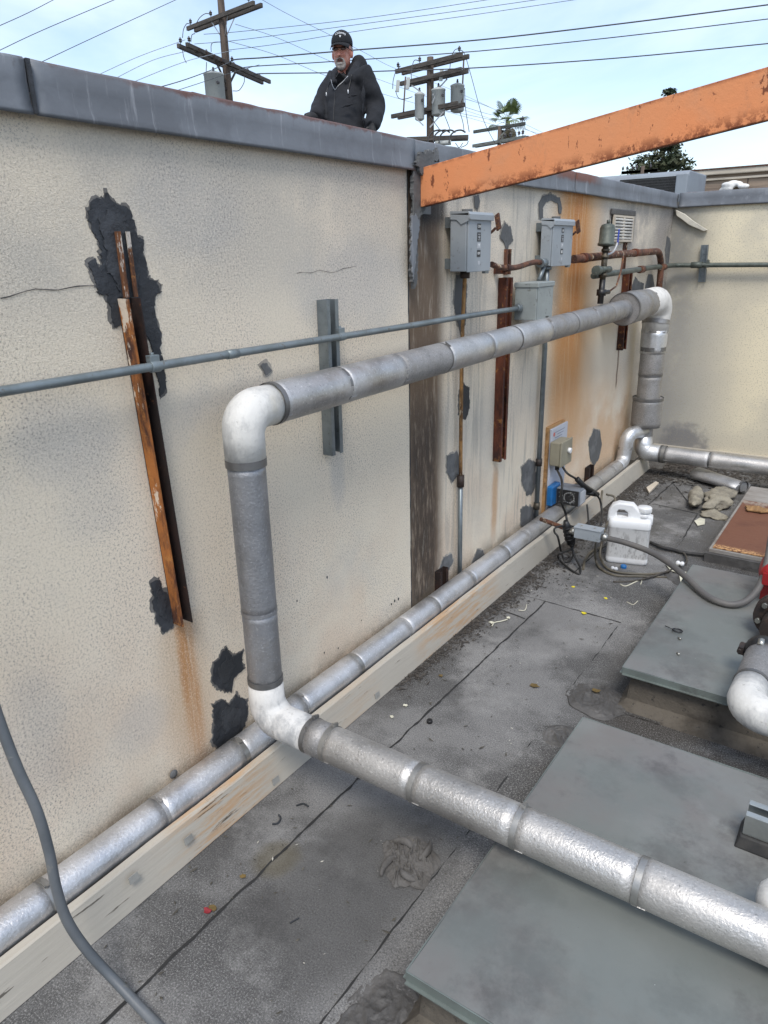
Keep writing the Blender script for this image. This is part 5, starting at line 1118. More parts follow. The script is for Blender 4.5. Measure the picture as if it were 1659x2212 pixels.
# the man: points from the figure's own plane, metres in depth
DM = 6.1
def Mn(X, Y, dd=0): return Dp((760+X*.13261)/1.15733, (80+Y*.13261)/1.15733, DM+dd)
kx = .13261/1.15733/FPX*DM           # metres per unit
fh = V((fwd.x, fwd.y, 0)).normalized(); rh = V((rgt.x, rgt.y, 0)).normalized(); Z = V((0, 0, 1))
face = (-fh*.97-rh*.20).normalized(); side = Z.cross(face).normalized()     # side = his left (picture right)
if side.dot(rh) < 0: side = -side
man = thing('person', 'person in black hooded jacket, black cap and tinted glasses standing behind the coping', 'person', Mn(800, 1500)*1.0)
fz = 1.56; ml = man.location.copy(); man.location = (ml.x, ml.y, fz)
def remesh(parts, name, mat, parent, vox=.010, smooth=6, sub=0):
    o = parts.build(name, mat, parent)
    r = o.modifiers.new('r', 'REMESH'); r.mode = 'VOXEL'; r.voxel_size = vox; r.use_smooth_shade = True
    s_ = o.modifiers.new('s', 'SMOOTH'); s_.iterations = smooth; s_.factor = .5
    bpy.context.view_layer.update()
    me = bpy.data.meshes.new_from_object(o.evaluated_get(bpy.context.evaluated_depsgraph_get())); o.modifiers.clear(); o.data = me; me.name = name
    for p in me.polygons: p.use_smooth = True
    if not me.materials: me.materials.append(M['skin'])
    return o
HC = Mn(722, 395); hs = .5*365*kx                # head centre, half width scale
hw_ = .078
# body (skin): head, neck, torso, arms, legs
b_ = MB()
b_.ell(HC+Z*.035, side*hw_, face*.098, Z*.112, 24, 16); b_.ell(HC-Z*.055+face*.018, side*.068, face*.074, Z*.075, 20, 12)
b_.ell(HC-Z*.108+face*.048, side*.040, face*.035, Z*.028, 12, 8)                       # chin
b_.tube([HC-Z*.05-face*.02, HC-Z*.14-face*.03, HC-Z*.22-face*.045], [.062, .06, .075], 18)       # neck
b_.tube([HC-Z*.002+face*.092, HC-Z*.022+face*.112, HC-Z*.038+face*.116, HC-Z*.045+face*.10], [.008, .012, .017, .011], 10)  # nose
for s_ in (-1, 1):
    b_.ell(HC+Z*.002+face*.082+side*s_*.038, side*.026, face*.014, Z*.012, 10, 6)      # cheek
    b_.ell(HC+Z*.028+face*.088+side*s_*.034, side*.026, face*.010, Z*.008, 10, 6)      # brow
    b_.ell(HC-Z*.015-face*.005+side*s_*(hw_+.004), side*.011, face*.022, Z*.034, 10, 8) # ears
    b_.ell(HC-Z*.03+face*.078+side*s_*.030, side*.022, face*.02, Z*.022, 10, 6)
b_.ell(HC-Z*.074+face*.098, side*.026, face*.010, Z*.007, 10, 6)
hipc = Mn(800, 1900); hipc = V((hipc.x, hipc.y, fz+.96)); chest = Mn(810, 1080, 0); neckb = HC-Z*.22-face*.045
b_.tube([neckb-face*.02, chest+Z*.03-face*.03, chest-Z*.25-face*.02, hipc], [.06, .09, .11, .12], 18)
shR, elR, wrR = Mn(575, 985, .10), Mn(350, 1420, .06), Mn(235, 1620, -.10)
shL, elL, wrL = Mn(1150, 900, -.10), Mn(1330, 1420, -.02), Mn(1275, 1800, -.16)
for a, b, c in ((shR, elR, wrR), (shL, elL, wrL)): b_.tube([chest+Z*.06-face*.03, a, b, c+(b-c)*.25], [.05, .05, .040, .026], 12)
feet = []
for s_ in (-1, 1):
    h0 = hipc+side*s_*.09; k0 = V((h0.x, h0.y, fz+.50))+face*.02+side*s_*.02; a0 = V((k0.x, k0.y, fz+.09))-face*.03; feet.append(a0)
    b_.tube([h0, k0, a0], [.085, .058, .042], 12); b_.tube([a0-Z*.04-face*.04, a0-Z*.05+face*.06, a0-Z*.065+face*.17], [.04, .042, .025], 10)
body = remesh(b_, 'body', M['skin'], man, .008, 4)
tr = MB()
tr.tube([hipc+Z*.06, hipc-Z*.06], [.13, .14], 18)
for s_, a0 in zip((-1, 1), feet):
    h0 = hipc+side*s_*.09; k0 = V((h0.x, h0.y, fz+.50))+face*.02+side*s_*.02; tr.tube([h0, k0, a0+Z*.01], [.105, .078, .070], 14)
remesh(tr, 'trousers', M['jeans'], man, .014, 4)
for a0 in feet:
    s2 = MB(); s2.tube([a0-face*.055-Z*.03, a0+face*.02-Z*.035, a0+face*.12-Z*.055, a0+face*.20-Z*.06], [.045, .05, .042, .028], 12); s2.build('boot', M['black'], man)
# hoodie
hd = MB()
def ringe(c, a, b, n=24): return [c+side*a*math.cos(2*math.pi*k/n)+face*b*math.sin(2*math.pi*k/n) for k in range(n)]
cc = lambda X, Y: Mn(X, Y)
rg_ = []
for (X, Y, wd, dp) in ((835, 880, 230, .09), (835, 910, 320, .12), (825, 990, 355, .14), (800, 1150, 375, .155), (785, 1400, 370, .165), (775, 1650, 375, .17), (775, 1900, 380, .175), (775, 2100, 370, .17)):
    c = Mn(X, Y); rg_.append(ringe(c, wd*kx, dp))
hd.loft(rg_, True)
for a, b, c, sg in ((shR, elR, wrR, -1), (shL, elL, wrL, 1)):
    sh2 = a+Z*.02; hd.tube([chest+Z*.02+side*sg*.06, sh2, (sh2+b)/2+side*sg*.01, b+side*sg*.012, (b+c)/2+side*sg*.012, b+(c-b)*.86, c], [.10, .098, .088, .080, .072, .066, .050], 18)
hd.ell(Mn(900, 760)-face*.085, side*.125, face*.07, Z*.085, 20, 12); hd.tube([Mn(600, 690, -.04), Mn(560, 800, -.12), Mn(575, 960, -.17)], [.022, .030, .02], 10); hd.tube([Mn(1000, 620, .02), Mn(950, 720, -.08), Mn(870, 850, -.13), Mn(770, 960, -.15)], [.035, .034, .026, .012], 10)    # hood behind neck
hd.ell(Mn(1010, 620)-face*.07, side*.075, face*.07, Z*.085, 16, 10)
# fold ridges
for a, b, r_ in ((Mn(1120, 850, -.24), Mn(1110, 1700, -.17), .018), (Mn(640, 1450, -.20), Mn(1000, 1350, -.24), .014), (Mn(1200, 1520, -.17), Mn(1440, 1440, -.12), .018), (Mn(1210, 1680, -.22), Mn(1450, 1600, -.14), .016), (Mn(290, 1420, .0), Mn(420, 1500, -.02), .014), (Mn(270, 1510, -.08), Mn(400, 1600, -.08), .013), (Mn(820, 1240, -.22), Mn(1040, 1200, -.24), .010)):
    hd.tube([a, (a+b)/2+Z*.01, b], [r_*.3, r_, r_*.3], 8)
hood_o = remesh(hd, 'hooded_jacket', M['hood'], man, .011, 5)
for v in hood_o.data.vertices:
    w_ = v.co+man.location; v.co += v.normal*(.010*noise.noise(V((w_.x*7, w_.y*7, w_.z*11)))+.006*noise.noise(w_*19))
# tee shirt in the open V (slightly proud of the jacket front)
def surf(X, Y, off=.004):            # point on the jacket's front skin seen at this spot
    o_ = CAM-man.location; d = (Mn(X, Y)-CAM).normalized(); hit, loc, nrm, i = hood_o.ray_cast(o_, d)
    return (loc+man.location-d*off) if hit else Mn(X, Y, -.2)
def drape(poly, name, mat, off=.004, th=.004):
    pts = []
    for i in range(len(poly)):
        (a, b), (c, d) = poly[i], poly[(i+1) % len(poly)]
        for k in range(4): pts.append(surf(a+(c-a)*k/4, b+(d-b)*k/4, off))
    return MB().prism(pts, (fwd*th)).build(name, M[mat], man)
drape([(625, 760), (700, 770), (860, 690), (840, 740), (760, 880), (600, 1060), (588, 900), (600, 790)], 'tee_shirt', 'shirt', .006, .03)
for pl in ([(510, 900), (540, 1010), (585, 1095)], [(830, 830), (740, 930), (640, 1020), (590, 1090)], [(588, 1150), (575, 1300), (560, 1500), (555, 1700)]):
    MB().tube(smoothpath([surf(x, y, .010 if pl[0][0] != 588 else .004) for x, y in pl], 4), .0035 if pl[0][0] != 588 else .0025, 6).build('zip', M['steel'] if pl[0][0] != 588 else M['black'], man)
for pl in ([(495, 930), (450, 1040), (425, 1150)], [(900, 800), (870, 950), (835, 1100)]):
    MB().tube(smoothpath([surf(x, y, .010) for x, y in pl], 4), .0045, 6).build('drawstring', M['black'], man)
    e = surf(pl[-1][0]-3, pl[-1][1]+25, .012); MB().tube([e+Z*.014, e-Z*.014], .004, 8).build('drawstring_tip', M['capink'], man)
# gloves with fingers
def glove(wr, dirn, spread, nrm, curl):
    g = MB(); d = dirn.normalized(); s2 = spread.normalized(); n3 = nrm.normalized()
    g.tube([wr-d*.03, wr, wr+d*.04, wr+d*.085], [.036, .036, .042, .036], 14, ry=.7)
    for i, (o_, l_) in enumerate(((-.032, .07), (-.011, .08), (.011, .075), (.031, .06))):
        b0 = wr+d*.075+s2*o_; p1 = b0+d*l_*.45-n3*curl*.012; p2 = p1+d*l_*.3-n3*curl*.028; p3 = p2+d*l_*.12-n3*curl*.026
        g.tube([b0-d*.02, b0, p1, p2, p3], [.011, .012, .011, .010, .007], 8)
    g.tube([wr+d*.01-s2*.03, wr+d*.035-s2*.055, wr+d*.062-s2*.06-n3*.008], [.013, .012, .009], 8)
    return remesh(g, 'glove', M['glove'], man, .004, 2)
hd1 = V((RX+.0, wrR.y, zr+.028)); wrist1 = Mn(195, 1600, -.10)
gdir = (Mn(90, 1640, -.12)-wrist1); glove(wrist1-Z*.0, V((gdir.x, gdir.y, -.01)), face, Z, 1.0)
glove(wrL+Z*.01, V((-.02, -.02, -1)), (rh+fh*.3), -fh, .6)
# cap, glasses, beard, hair
cc_ = HC+Z*.068
def capsph(az, el, r=1.0): return cc_+(side*math.sin(az)*(hw_+.012)+face*math.cos(az)*.108)*math.cos(el)*r+Z*math.sin(el)*.098*r
cm = MB(); n, m_ = 32, 12
cm.loft([[capsph(2*math.pi*k/n, R(-12+102*j/m_*.995)) for k in range(n)] for j in range(m_+1)], True); cm.build('cap_crown', M['cap'], man)
br = MB(); vs = []; K = 14
for j, (f0, dz) in enumerate(((.93, 0), (1.28, -.010), (1.58, -.028))):
    for k in range(K+1):
        az = R(-62+124*k/K); s1 = math.sin(az); p = cc_+Z*(-.018+dz-.022*abs(s1)**2*(1 if j else .3))+side*s1*(hw_+.010)*(1 if j == 0 else .98)+face*(math.cos(az)**.75*.108*f0+(.0))
        vs.append(p)
br.add(vs, [(j*(K+1)+k, j*(K+1)+k+1, (j+1)*(K+1)+k+1, (j+1)*(K+1)+k) for j in range(2) for k in range(K)], True)
o = br.build('cap_brim', M['cap'], man, fixn=False); md = o.modifiers.new('s', 'SOLIDIFY'); md.thickness = .005
MB().ell(cc_+Z*.098, side*.008, face*.008, Z*.004, 8, 5).build('cap_button', M['cap'], man)
def capw(co, k=11.5, off=R(8)):
    az = co.x*k; el = R(36)+co.y*10-abs(co.x*k)**2*.38; return capsph(az+off, el, 1.012+co.z)
text('Callaway', .034, M['capink'], man, (0, 0, 0), (1, 0, 0), (0, 1, 0), 'cap_lettering', warp=lambda co: capw(co, 9.5), ext=.004)
def cw(co): return capsph(co.x*9.5+R(8), R(12)+co.y*10, 1.02+co.z)
plate = [(-.013, .013), (-.006, .013), (0, .002), (.006, .013), (.013, .013), (.002, -.013), (-.002, -.013)]
MB().prism([capsph(x*7.5+R(8), R(17)+y*7, 1.012) for x, y in plate], face*.003).build('cap_emblem', M['capink'], man)
for s_ in (-1, 1):
    e = HC+Z*.010+face*.098+side*s_*.034
    MB().ell(e, side*.025, face*.005, Z*.0145, 14, 8).build('lens', M['glass'], man)
    MB().ell(HC+Z*.010+face*.086+side*s_*.031, side*.013, face*.010, Z*.008, 10, 6).build('eye', M['jug'], man)
    MB().tube([e+side*s_*.026+Z*.006, HC+Z*.012+side*s_*(hw_+.006)+face*.02, HC+Z*.008+side*s_*(hw_+.010)-face*.02], .003, 6).build('glasses_arm', M['black'], man)
MB().tube([HC+Z*.014+face*.102-side*.01, HC+Z*.016+face*.106, HC+Z*.014+face*.102+side*.01], .003, 6).build('glasses_bridge', M['black'], man)
gt = MB(); gt.ell(HC-Z*.112+face*.066, side*.040, face*.028, Z*.034, 18, 12); gt.ell(HC-Z*.096+face*.085, side*.026, face*.018, Z*.014, 14, 8)
for s_ in (-1, 1): gt.tube([HC-Z*.060+face*.100, HC-Z*.064+face*.092+side*s_*.024, HC-Z*.085+face*.080+side*s_*.036, HC-Z*.11+face*.068+side*s_*.034], [.010, .010, .010, .012], 8)
remesh(gt, 'goatee', M['beard'], man, .005, 2)
MB().tube([HC-Z*.072+face*.090-side*.030, HC-Z*.058+face*.108, HC-Z*.072+face*.090+side*.030], [.005, .010, .005], 8).build('moustache', simple('dark_beard', (.16, .12, .10), .9), man)
MB().ell(HC-Z*.076+face*.103, side*.020, face*.006, Z*.006, 10, 6).build('mouth', simple('mouth_dark', (.06, .015, .012), .6), man)
hr = MB(); 
for s_ in (-1, 1): hr.ell(HC+Z*.022-face*.035+side*s_*(hw_-.004), side*.010, face*.045, Z*.030, 12, 8)
hr.ell(HC-Z*.0-face*.085, side*.060, face*.016, Z*.045, 12, 8); hr.build('hair', M['hair'], man)

# ================================================================== UTILITY POLES
GZ = -5.0
def arm_pts(pa, pb, z):
    return P(*pa, 2, z), P(*pb, 2, z)
def insul(parent, p, s=1.0):
    MB().lathe(p, [(.012*s, 0), (.012*s, .06*s), (.05*s, .065*s), (.045*s, .10*s), (.025*s, .11*s), (.055*s, .12*s), (.05*s, .15*s), (.02*s, .17*s), (.028*s, .19*s), (.004, .2*s)], n=10).build('insulator', M['porc'], parent)
def transformer(parent, c, r, hgt, mat='xfmr'):
    o = MB().lathe(c, [(r*.55, -.04), (r*.9, 0), (r, .03), (r, hgt-.06), (r*1.05, hgt-.05), (r*1.05, hgt), (r*.9, hgt+.02), (r*.4, hgt+.07), (.01, hgt+.08)], n=24).build('transformer', M[mat], parent)
    bsh = MB(); bsh.lathe(c+V((0, 0, hgt+.03)), [(.04, 0), (.06, .03), (.035, .06), (.055, .09), (.03, .12), (.045, .16), (.01, .2)], n=10); bsh.build('bushing', M['porc'], o)
    sb = MB(); q = c+rh*r*.55-fh*r*.8+V((0, 0, hgt*.72)); sb.cyl(q+fh*.1, q-fh*.10, .05, 8)
    sb.build('side_bushing', M['porc'], o); return o
def pole(dist, px0, px1, ytop, wpx, name, lab):
    z = Dp(px0, ytop, dist).z; q = Dp((px0+px1)/2, 200, dist)
    t = thing(name, lab, 'utility pole', (q.x, q.y, GZ)); return t, q, z
# pole A
dA = 27; qA = Dp(486, 110, dA)
pA = thing('utility_pole', 'dark utility pole with two crossed crossarm pairs and one pale transformer, left of the man', 'utility pole', (qA.x, qA.y, GZ))
MB().tube([(qA.x, qA.y, GZ), (qA.x, qA.y, Dp(486, 100, dA).z), (qA.x, qA.y, Dp(486, -80, dA).z)], [.20, .145, .105], 14).build('pole_shaft', M['polewood'], pA)
# crossarms: two beams either side of the pole
def dblarm(parent, pa, pb, pc, pd, z, wv=.11, hv=.16, mat='armwood'):
    for a, b in ((pa, pb), (pc, pd)):
        A, B = P(*a, 2, z), P(*b, 2, z); MB().beam(A, B, wv, hv).build('crossarm', M[mat], parent, bev=.01)
    return
def perp_arm(parent, q, z, ang, L1, L2, off=.17, wv=.10, hv=.14, mat='armwood', shifts=(0, 0)):
    d = V((math.cos(ang), math.sin(ang), 0)); s2 = V((-d.y, d.x, 0)); out = []
    for k, sg in enumerate((-1, 1)):
        c = V((q.x, q.y, z))+s2*sg*off; A, B = c-d*(L1+shifts[k]), c+d*(L2-shifts[k]); MB().beam(A, B, wv, hv).build('crossarm', M[mat], parent, bev=.008); out.append((A, B))
    return d, s2, out
def fit_arm(q, pa, pb):   # horizontal arm through the pole whose ends project near pa, pb
    best = None
    for i in range(0, 180, 2):
        for zi in range(-40, 41, 4):
            d = V((math.cos(R(i)), math.sin(R(i)), 0))
            c = V((q.x, q.y, q.z+zi*.02)); e = 0; Ls = []
            for p in (pa, pb):
                rr_ = ray(*p).normalized(); w0 = c-CAM; b2 = d.dot(rr_); tt = (b2*rr_.dot(w0)-d.dot(w0))/(1-b2*b2); X = c+d*tt; ss = rr_.dot(X-CAM); e += ((X-(CAM+rr_*ss)).length)**2; Ls.append(tt)
            e += .01*(max(abs(Ls[0]), abs(Ls[1]))/2)**2
            if best is None or e < best[0]: best = (e, R(i), c.z, Ls)
    e, a, z, Ls = best
    if Ls[0] > Ls[1]: a += math.pi; Ls = [-Ls[0], -Ls[1]]
    return a, z, -Ls[0], Ls[1]
def D1(X, Y): return ((430+X*290/1659)/1.15733, Y*290/1659/1.15733)
def D3(X, Y): return ((960+X*380/1659)/1.15733, (110+Y*380/1659)/1.15733)
def proj(p):
    v = V(p)-CAM; zd = v.dot(fwd); return (IW/2+FPX*v.dot(rgt)/zd, IH/2-FPX*v.dot(upv)/zd)
def addwire(a, b, r, mat, lab, sag=.0, via=None, name='power_wire', group='overhead power wires'):
    pts = [V(a)]+([V(v) for v in via] if via else [])+[V(b)]
    if not via:
        m0 = (pts[0]+pts[1])/2-Z*sag; pts = [pts[0], m0, pts[1]]
    return tag(MB().tube(smoothpath(pts, 8), r, 6).build(name, M[mat]), lab, 'wire', group)
qz = V((qA.x, qA.y, Dp(487, 45, dA).z))
a, z, L1, L2 = fit_arm(qz, D1(280, 440), D1(1230, 60)); d, s2, outU = perp_arm(pA, qz, z, a, L1, L2, mat='armwood')
qz2 = V((qA.x, qA.y, Dp(490, 142, dA).z))
a2, z2_, L1, L2 = fit_arm(qz2, D1(150, 630), D1(1350, 1170)); d2, s22, outL = perp_arm(pA, qz2, z2_, a2, L1, L2)
for (A, B), dd, zz in ((outU[0], d, z), (outU[1], d, z)):
    pc_ = V((qA.x, qA.y, zz-.75))
    for sg in (-1, 1): MB().beam((A+B)/2+dd*sg*.55, pc_, .012, .035).build('brace', M['steel'], pA)
for sg in (-1, 1): MB().beam(V((qA.x, qA.y, z2_))+d2*sg*.8, V((qA.x, qA.y, z2_-.75)), .05, .06).build('brace', M['armwood'], pA)
(A, B) = outU[0]; 
for f in (.06, .38, .93): insul(pA, A+(B-A)*f+Z*.07, 1.1)
ins = {}
for k, (A, B) in enumerate(outL):
    for f in ((.03, .30, .62, .80, .96) if k else (.03, .5)): 
        p = A+(B-A)*f+Z*.07; insul(pA, p, 1.1); ins[(k, f)] = p+Z*.2
for f in (.12, .20, .28, .36): 
    A, B = outL[0]; q = A+(B-A)*f; MB().obox(q-Z*.03, d2*.10, s22*.12, Z*.05).build('cutout_switch', M['castiron'], pA)
tc_ = Dp(*D1(600, 1120), dA-.35); zt = Dp(*D1(600, 1050), dA-.35).z; tr_ = transformer(pA, V((tc_.x, tc_.y, zt-1.25))+fh*0, .36, 1.22)
MB().beam(V((tc_.x, tc_.y, zt-.4)), V((qA.x, qA.y, zt-.4)), .1, .1).build('bracket', M['castiron'], pA)
for pl in ([D1(150, 540), D1(165, 420), D1(210, 340), D1(260, 345)], [D1(350, 330), D1(400, 250), D1(480, 195), D1(565, 205)], [D1(1035, 1095), D1(1030, 1180), D1(960, 1290), D1(870, 1300)], [D1(495, 890), D1(490, 1080), D1(530, 1220), D1(600, 1150)], [D1(560, 740), D1(562, 640), D1(600, 605), D1(700, 600)], [D1(150, 720), D1(170, 820), D1(205, 900)], [D1(270, 600), D1(285, 500), D1(330, 480)]):
    MB().tube(smoothpath([Dp(x, y, dA-.5) for x, y in pl], 5), .014, 5).build('jumper_wire', M['wire'], pA)
# pole B
dB = 29; qB = Dp(*D3(505, 300), dB)
pB = thing('utility_pole', 'utility pole with four crossarm levels and three pale transformers, right of the man', 'utility pole', (qB.x, qB.y, GZ))
qt = Dp(*D3(513, 155), dB)
MB().tube([(qB.x, qB.y, GZ), (qB.x, qB.y, qt.z-1), (qB.x, qB.y, qt.z)], [.20, .145, .13], 14).build('pole_shaft', M['polewood'], pB)
arms = []
for (pa, pb, py) in (((165, 315), (890, 130), 230), ((215, 440), (880, 280), 370), ((120, 800), (840, 650), 720), ((250, 1060), (920, 1030), 1050)):
    q = V((qB.x, qB.y, Dp(*D3(480, py), dB).z)); a, z, L1, L2 = fit_arm(q, D3(*pa), D3(*pb)); arms.append((z,)+perp_arm(pB, q, z, a, L1, L2, .2, .11, .16))
for k in (0, 1):
    A, B = arms[k][3][0]
    for f in ((.04, .38, .96) if k == 0 else ()): insul(pB, A+(B-A)*f+Z*.08, 1.2)
zt_ = arms[1][0]; zb_ = arms[2][0]; dd = arms[2][1]
for (X, Y0, Y1) in ((400, 520, 790), (610, 470, 740), (820, 425, 700)):
    c0 = Dp(*D3(X, Y1), dB-.5); c1_ = Dp(*D3(X, Y0), dB-.5); transformer(pB, V((c0.x, c0.y, c0.z))+fh*.75, .19 if X == 400 else .27, c1_.z-c0.z)
for (X, Y0, Y1) in ((235, 360, 740), (870, 180, 660)):
    MB().beam(Dp(*D3(X, Y0), dB-.1), Dp(*D3(X-22, Y1), dB-.1), .06, .06, rh).build('hanger_rod', M['castiron'], pB)
for pa, pb in (((300, 450), (450, 560)), ((690, 380), (530, 560)), ((340, 800), (430, 890)), ((650, 740), (500, 910)), ((600, 470), (525, 650))):
    MB().beam(Dp(*D3(*pa), dB-.2), Dp(*D3(*pb), dB-.2), .02, .05).build('brace', M['steel'], pB)
for (X, Y) in ((150, 460), (262, 430), (625, 340)):
    c = Dp(*D3(X, Y), dB-.45); MB().obox(c, rh*.07, fh*.05, Z*.20+rh*.02).build('fuse_cutout', M['xfmr'], pB)
for k, (X, r_) in enumerate(((530, 1), (590, 1), (650, 1), (760, 1))):
    pl = [D3(X-60, 1060), D3(X-30, 990), D3(X+20, 955), D3(X+90, 960), D3(X+110, 1020)]; pl = [D3(X-50, 1080), D3(X-40, 1010), D3(X+10, 955), D3(X+80, 940), D3(X+130, 965)]
    MB().tube(smoothpath([Dp(x, y, dB-.4-.1*k) for x, y in pl], 5), .03, 6).build('cable_loop', M['cord'], pB)
for pl in ([D3(180, 240), D3(130, 300), D3(100, 400), D3(95, 490)], [D3(300, 400), D3(300, 300), D3(330, 180), D3(395, 190)], [D3(640, 320), D3(710, 300), D3(730, 160), D3(770, 70), D3(815, 50)], [D3(125, 510), D3(160, 590), D3(230, 600), D3(310, 575)], [D3(650, 750), D3(690, 850), D3(720, 930)], [D3(825, 730), D3(860, 850), D3(875, 950)], [D3(880, 480), D3(890, 700), D3(930, 960)], [D3(500, 790), D3(560, 870), D3(620, 950)], [D3(780, 1080), D3(820, 1130), D3(860, 1080)], [D3(840, 1130), D3(900, 1100), D3(920, 1060)], [D3(820, 60), D3(860, 80), D3(890, 130)]):
    MB().tube(smoothpath([Dp(x, y, dB-.5) for x, y in pl], 5), .015, 5).build('jumper_wire', M['wire'], pB)
MB().tube([Dp(*D3(560, 1085), dB-.3), Dp(*D3(730, 1075), dB-.3)], .09, 12).build('splice_case', M['xfmr'], pB)
# pole C: grey crossarms before the palm
dC = 42; qC = Dp(*D3(1262, 1000), dC)
pC = thing('utility_pole', 'distant slim pole with two greenish-grey crossarms in front of the palm', 'utility pole', (qC.x, qC.y, GZ))
MB().tube([(qC.x, qC.y, GZ), (qC.x, qC.y, Dp(*D3(1262, 905), dC).z)], [.17, .12], 10).build('pole_shaft', M['polewood'], pC)
for (pa, pb, py) in (((980, 965), (1540, 868), 918), ((985, 1112), (1560, 1010), 1065)):
    q = V((qC.x, qC.y, Dp(*D3(1262, py), dC).z)); a, z, L1, L2 = fit_arm(q, D3(*pa), D3(*pb)); dC_, sC_, oc = perp_arm(pC, q, z, a, L1, L2, .0 if py < 1000 else .12, .12, .17, 'armgrey'); insul(pC, oc[0][0]+(oc[0][1]-oc[0][0])*.95+Z*.08, 1.6)
    if py > 1000:
        for f in (.62, .72, .88): insul(pC, oc[0][0]+(oc[0][1]-oc[0][0])*f+Z*.08, 1.5)
for pa, pb in (((1335, 935), (1240, 1045)), ((1400, 960), (1370, 1060)), ((1300, 1010), (1270, 1090))): MB().beam(Dp(*D3(*pa), dC-.2), Dp(*D3(*pb), dC-.2), .03, .08).build('brace', M['armgrey'], pC)
# pole D: far crossarm before the dark tree
dD = 46; qD = Dp(1388, 370, dD)
pD = thing('utility_pole', 'farthest pole with one low crossarm in front of the dark tree', 'utility pole', (qD.x, qD.y, GZ))
MB().tube([(qD.x, qD.y, GZ), (qD.x, qD.y, qD.z+.3)], [.16, .13], 10).build('pole_shaft', M['polewood'], pD)
a, z, L1, L2 = fit_arm(V(qD), (1343, 371), (1421, 364)); _, _, oc = perp_arm(pD, qD, qD.z, a, L1, L2, .0, .13, .18, 'armgrey')
for f in (.03, .15, .3, .42, .8): insul(pD, oc[0][0]+(oc[0][1]-oc[0][0])*f+Z*.08, 1.5)

# wires
def wpx(pts, depths, r, mat, lab):
    n = len(pts); w3 = [Dp(x, y, depths[0]+(depths[1]-depths[0])*i/(n-1)) for i, (x, y) in enumerate(pts)]
    return tag(MB().tube(smoothpath(w3, 6), r, 6).build('power_wire', M[mat]), lab, 'wire')
wpx([(498, 138), (506, 129), (577, 124), (716, 112), (1037, 86), (1350, 50), (1700, 5)], (27, 24), .022, 'wire', 'topmost of the three dark wires crossing behind the person at glasses height')
wpx([(520, 152), (541, 144), (716, 133), (1037, 110), (1350, 78), (1700, 36)], (27, 24), .016, 'wire', 'middle one of the three dark wires crossing behind the man\'s chin')
wpx([(548, 163), (564, 159), (716, 157), (845, 153), (1037, 146), (1350, 124), (1700, 90)], (27, 24), .018, 'wire', 'lowest of the three dark wires, meeting the man at shoulder height')
wpx([(440, 74), (520, 68), (780, 40), (1037, 2), (1120, -12)], (27, 26), .009, 'wire', 'thin wire above the cap, uppermost of the three rising to the top edge')
wpx([(420, 95), (520, 86), (780, 52), (1037, 17), (1250, -14)], (27, 26), .009, 'wire', 'thin wire above the cap, middle of the three rising to the top edge')
wpx([(494, 108), (600, 95), (780, 66), (1037, 30), (1330, -14)], (27, 26), .009, 'wire', 'thin wire above the cap, lowest of the three rising to the top edge')
wpx([(560, -4), (625, 32), (720, 79), (790, 115), (854, 148), (990, 200), (1180, 290)], (25, 45), .010, 'farwire', 'faint wire slanting down from the top edge past the cap to the second pole')
wpx([(508, 52), (600, 82), (720, 135), (800, 165), (1010, 240), (1200, 300)], (30, 60), .012, 'farwire', 'faint slanting wire passing just left of the man\'s chin')
wpx([(491, 88), (600, 120), (714, 167), (875, 217), (1040, 262), (1130, 290)], (30, 60), .012, 'farwire', 'faint slanting wire meeting the man at his chest')
wpx([(-20, 64), (60, 28), (130, -8)], (20, 24), .010, 'wire', 'wire cutting the top left corner of the sky')
wpx([(-20, 118), (90, 66), (260, -6)], (20, 24), .010, 'wire', 'second wire from the top left corner')
wpx([(60, 148), (200, 82), (392, -6)], (20, 26), .010, 'wire', 'third wire from the top left corner, ending at the coping')
wpx([(190, 172), (300, 122), (400, 86)], (20, 26), .009, 'farwire', 'faint wire left of the first pole, upper one of four')
wpx([(228, 180), (330, 130), (405, 110)], (20, 26), .009, 'farwire', 'faint wire left of the first pole, second one of four')
wpx([(262, 188), (380, 140), (440, 122), (500, 110)], (20, 27), .009, 'farwire', 'faint wire left of the first pole, third one of four')
wpx([(325, 194), (400, 172), (470, 146), (500, 132)], (20, 27), .013, 'wire', 'dark wire reaching the transformer of the first pole from the left')
wpx([(368, 200), (430, 180), (490, 160), (560, 140)], (20, 27), .009, 'wire', 'thin dark wire just above the coping by the first transformer')
wpx([D3(895, 150), D3(960, 380), D3(1060, 750), D3(1130, 930), D3(1210, 1080)], (29, 34), .012, 'wire', 'wire dropping steeply from the second pole towards the palm')
wpx([D3(890, 600), D3(1050, 650), D3(1200, 710)], (29, 40), .010, 'farwire', 'faint wire from the second pole to the palm, upper one'); wpx([D3(890, 690), D3(1050, 740), D3(1180, 775)], (29, 40), .010, 'farwire', 'faint wire from the second pole to the palm, middle one'); wpx([D3(680, 730), D3(900, 770), D3(1180, 830)], (29, 40), .010, 'farwire', 'faint wire from the second pole to the palm, lowest one')
wpx([(1128, 275), (1180, 300), (1230, 330)], (42, 40), .012, 'farwire', 'faint wire right of the palm running behind the orange beam')

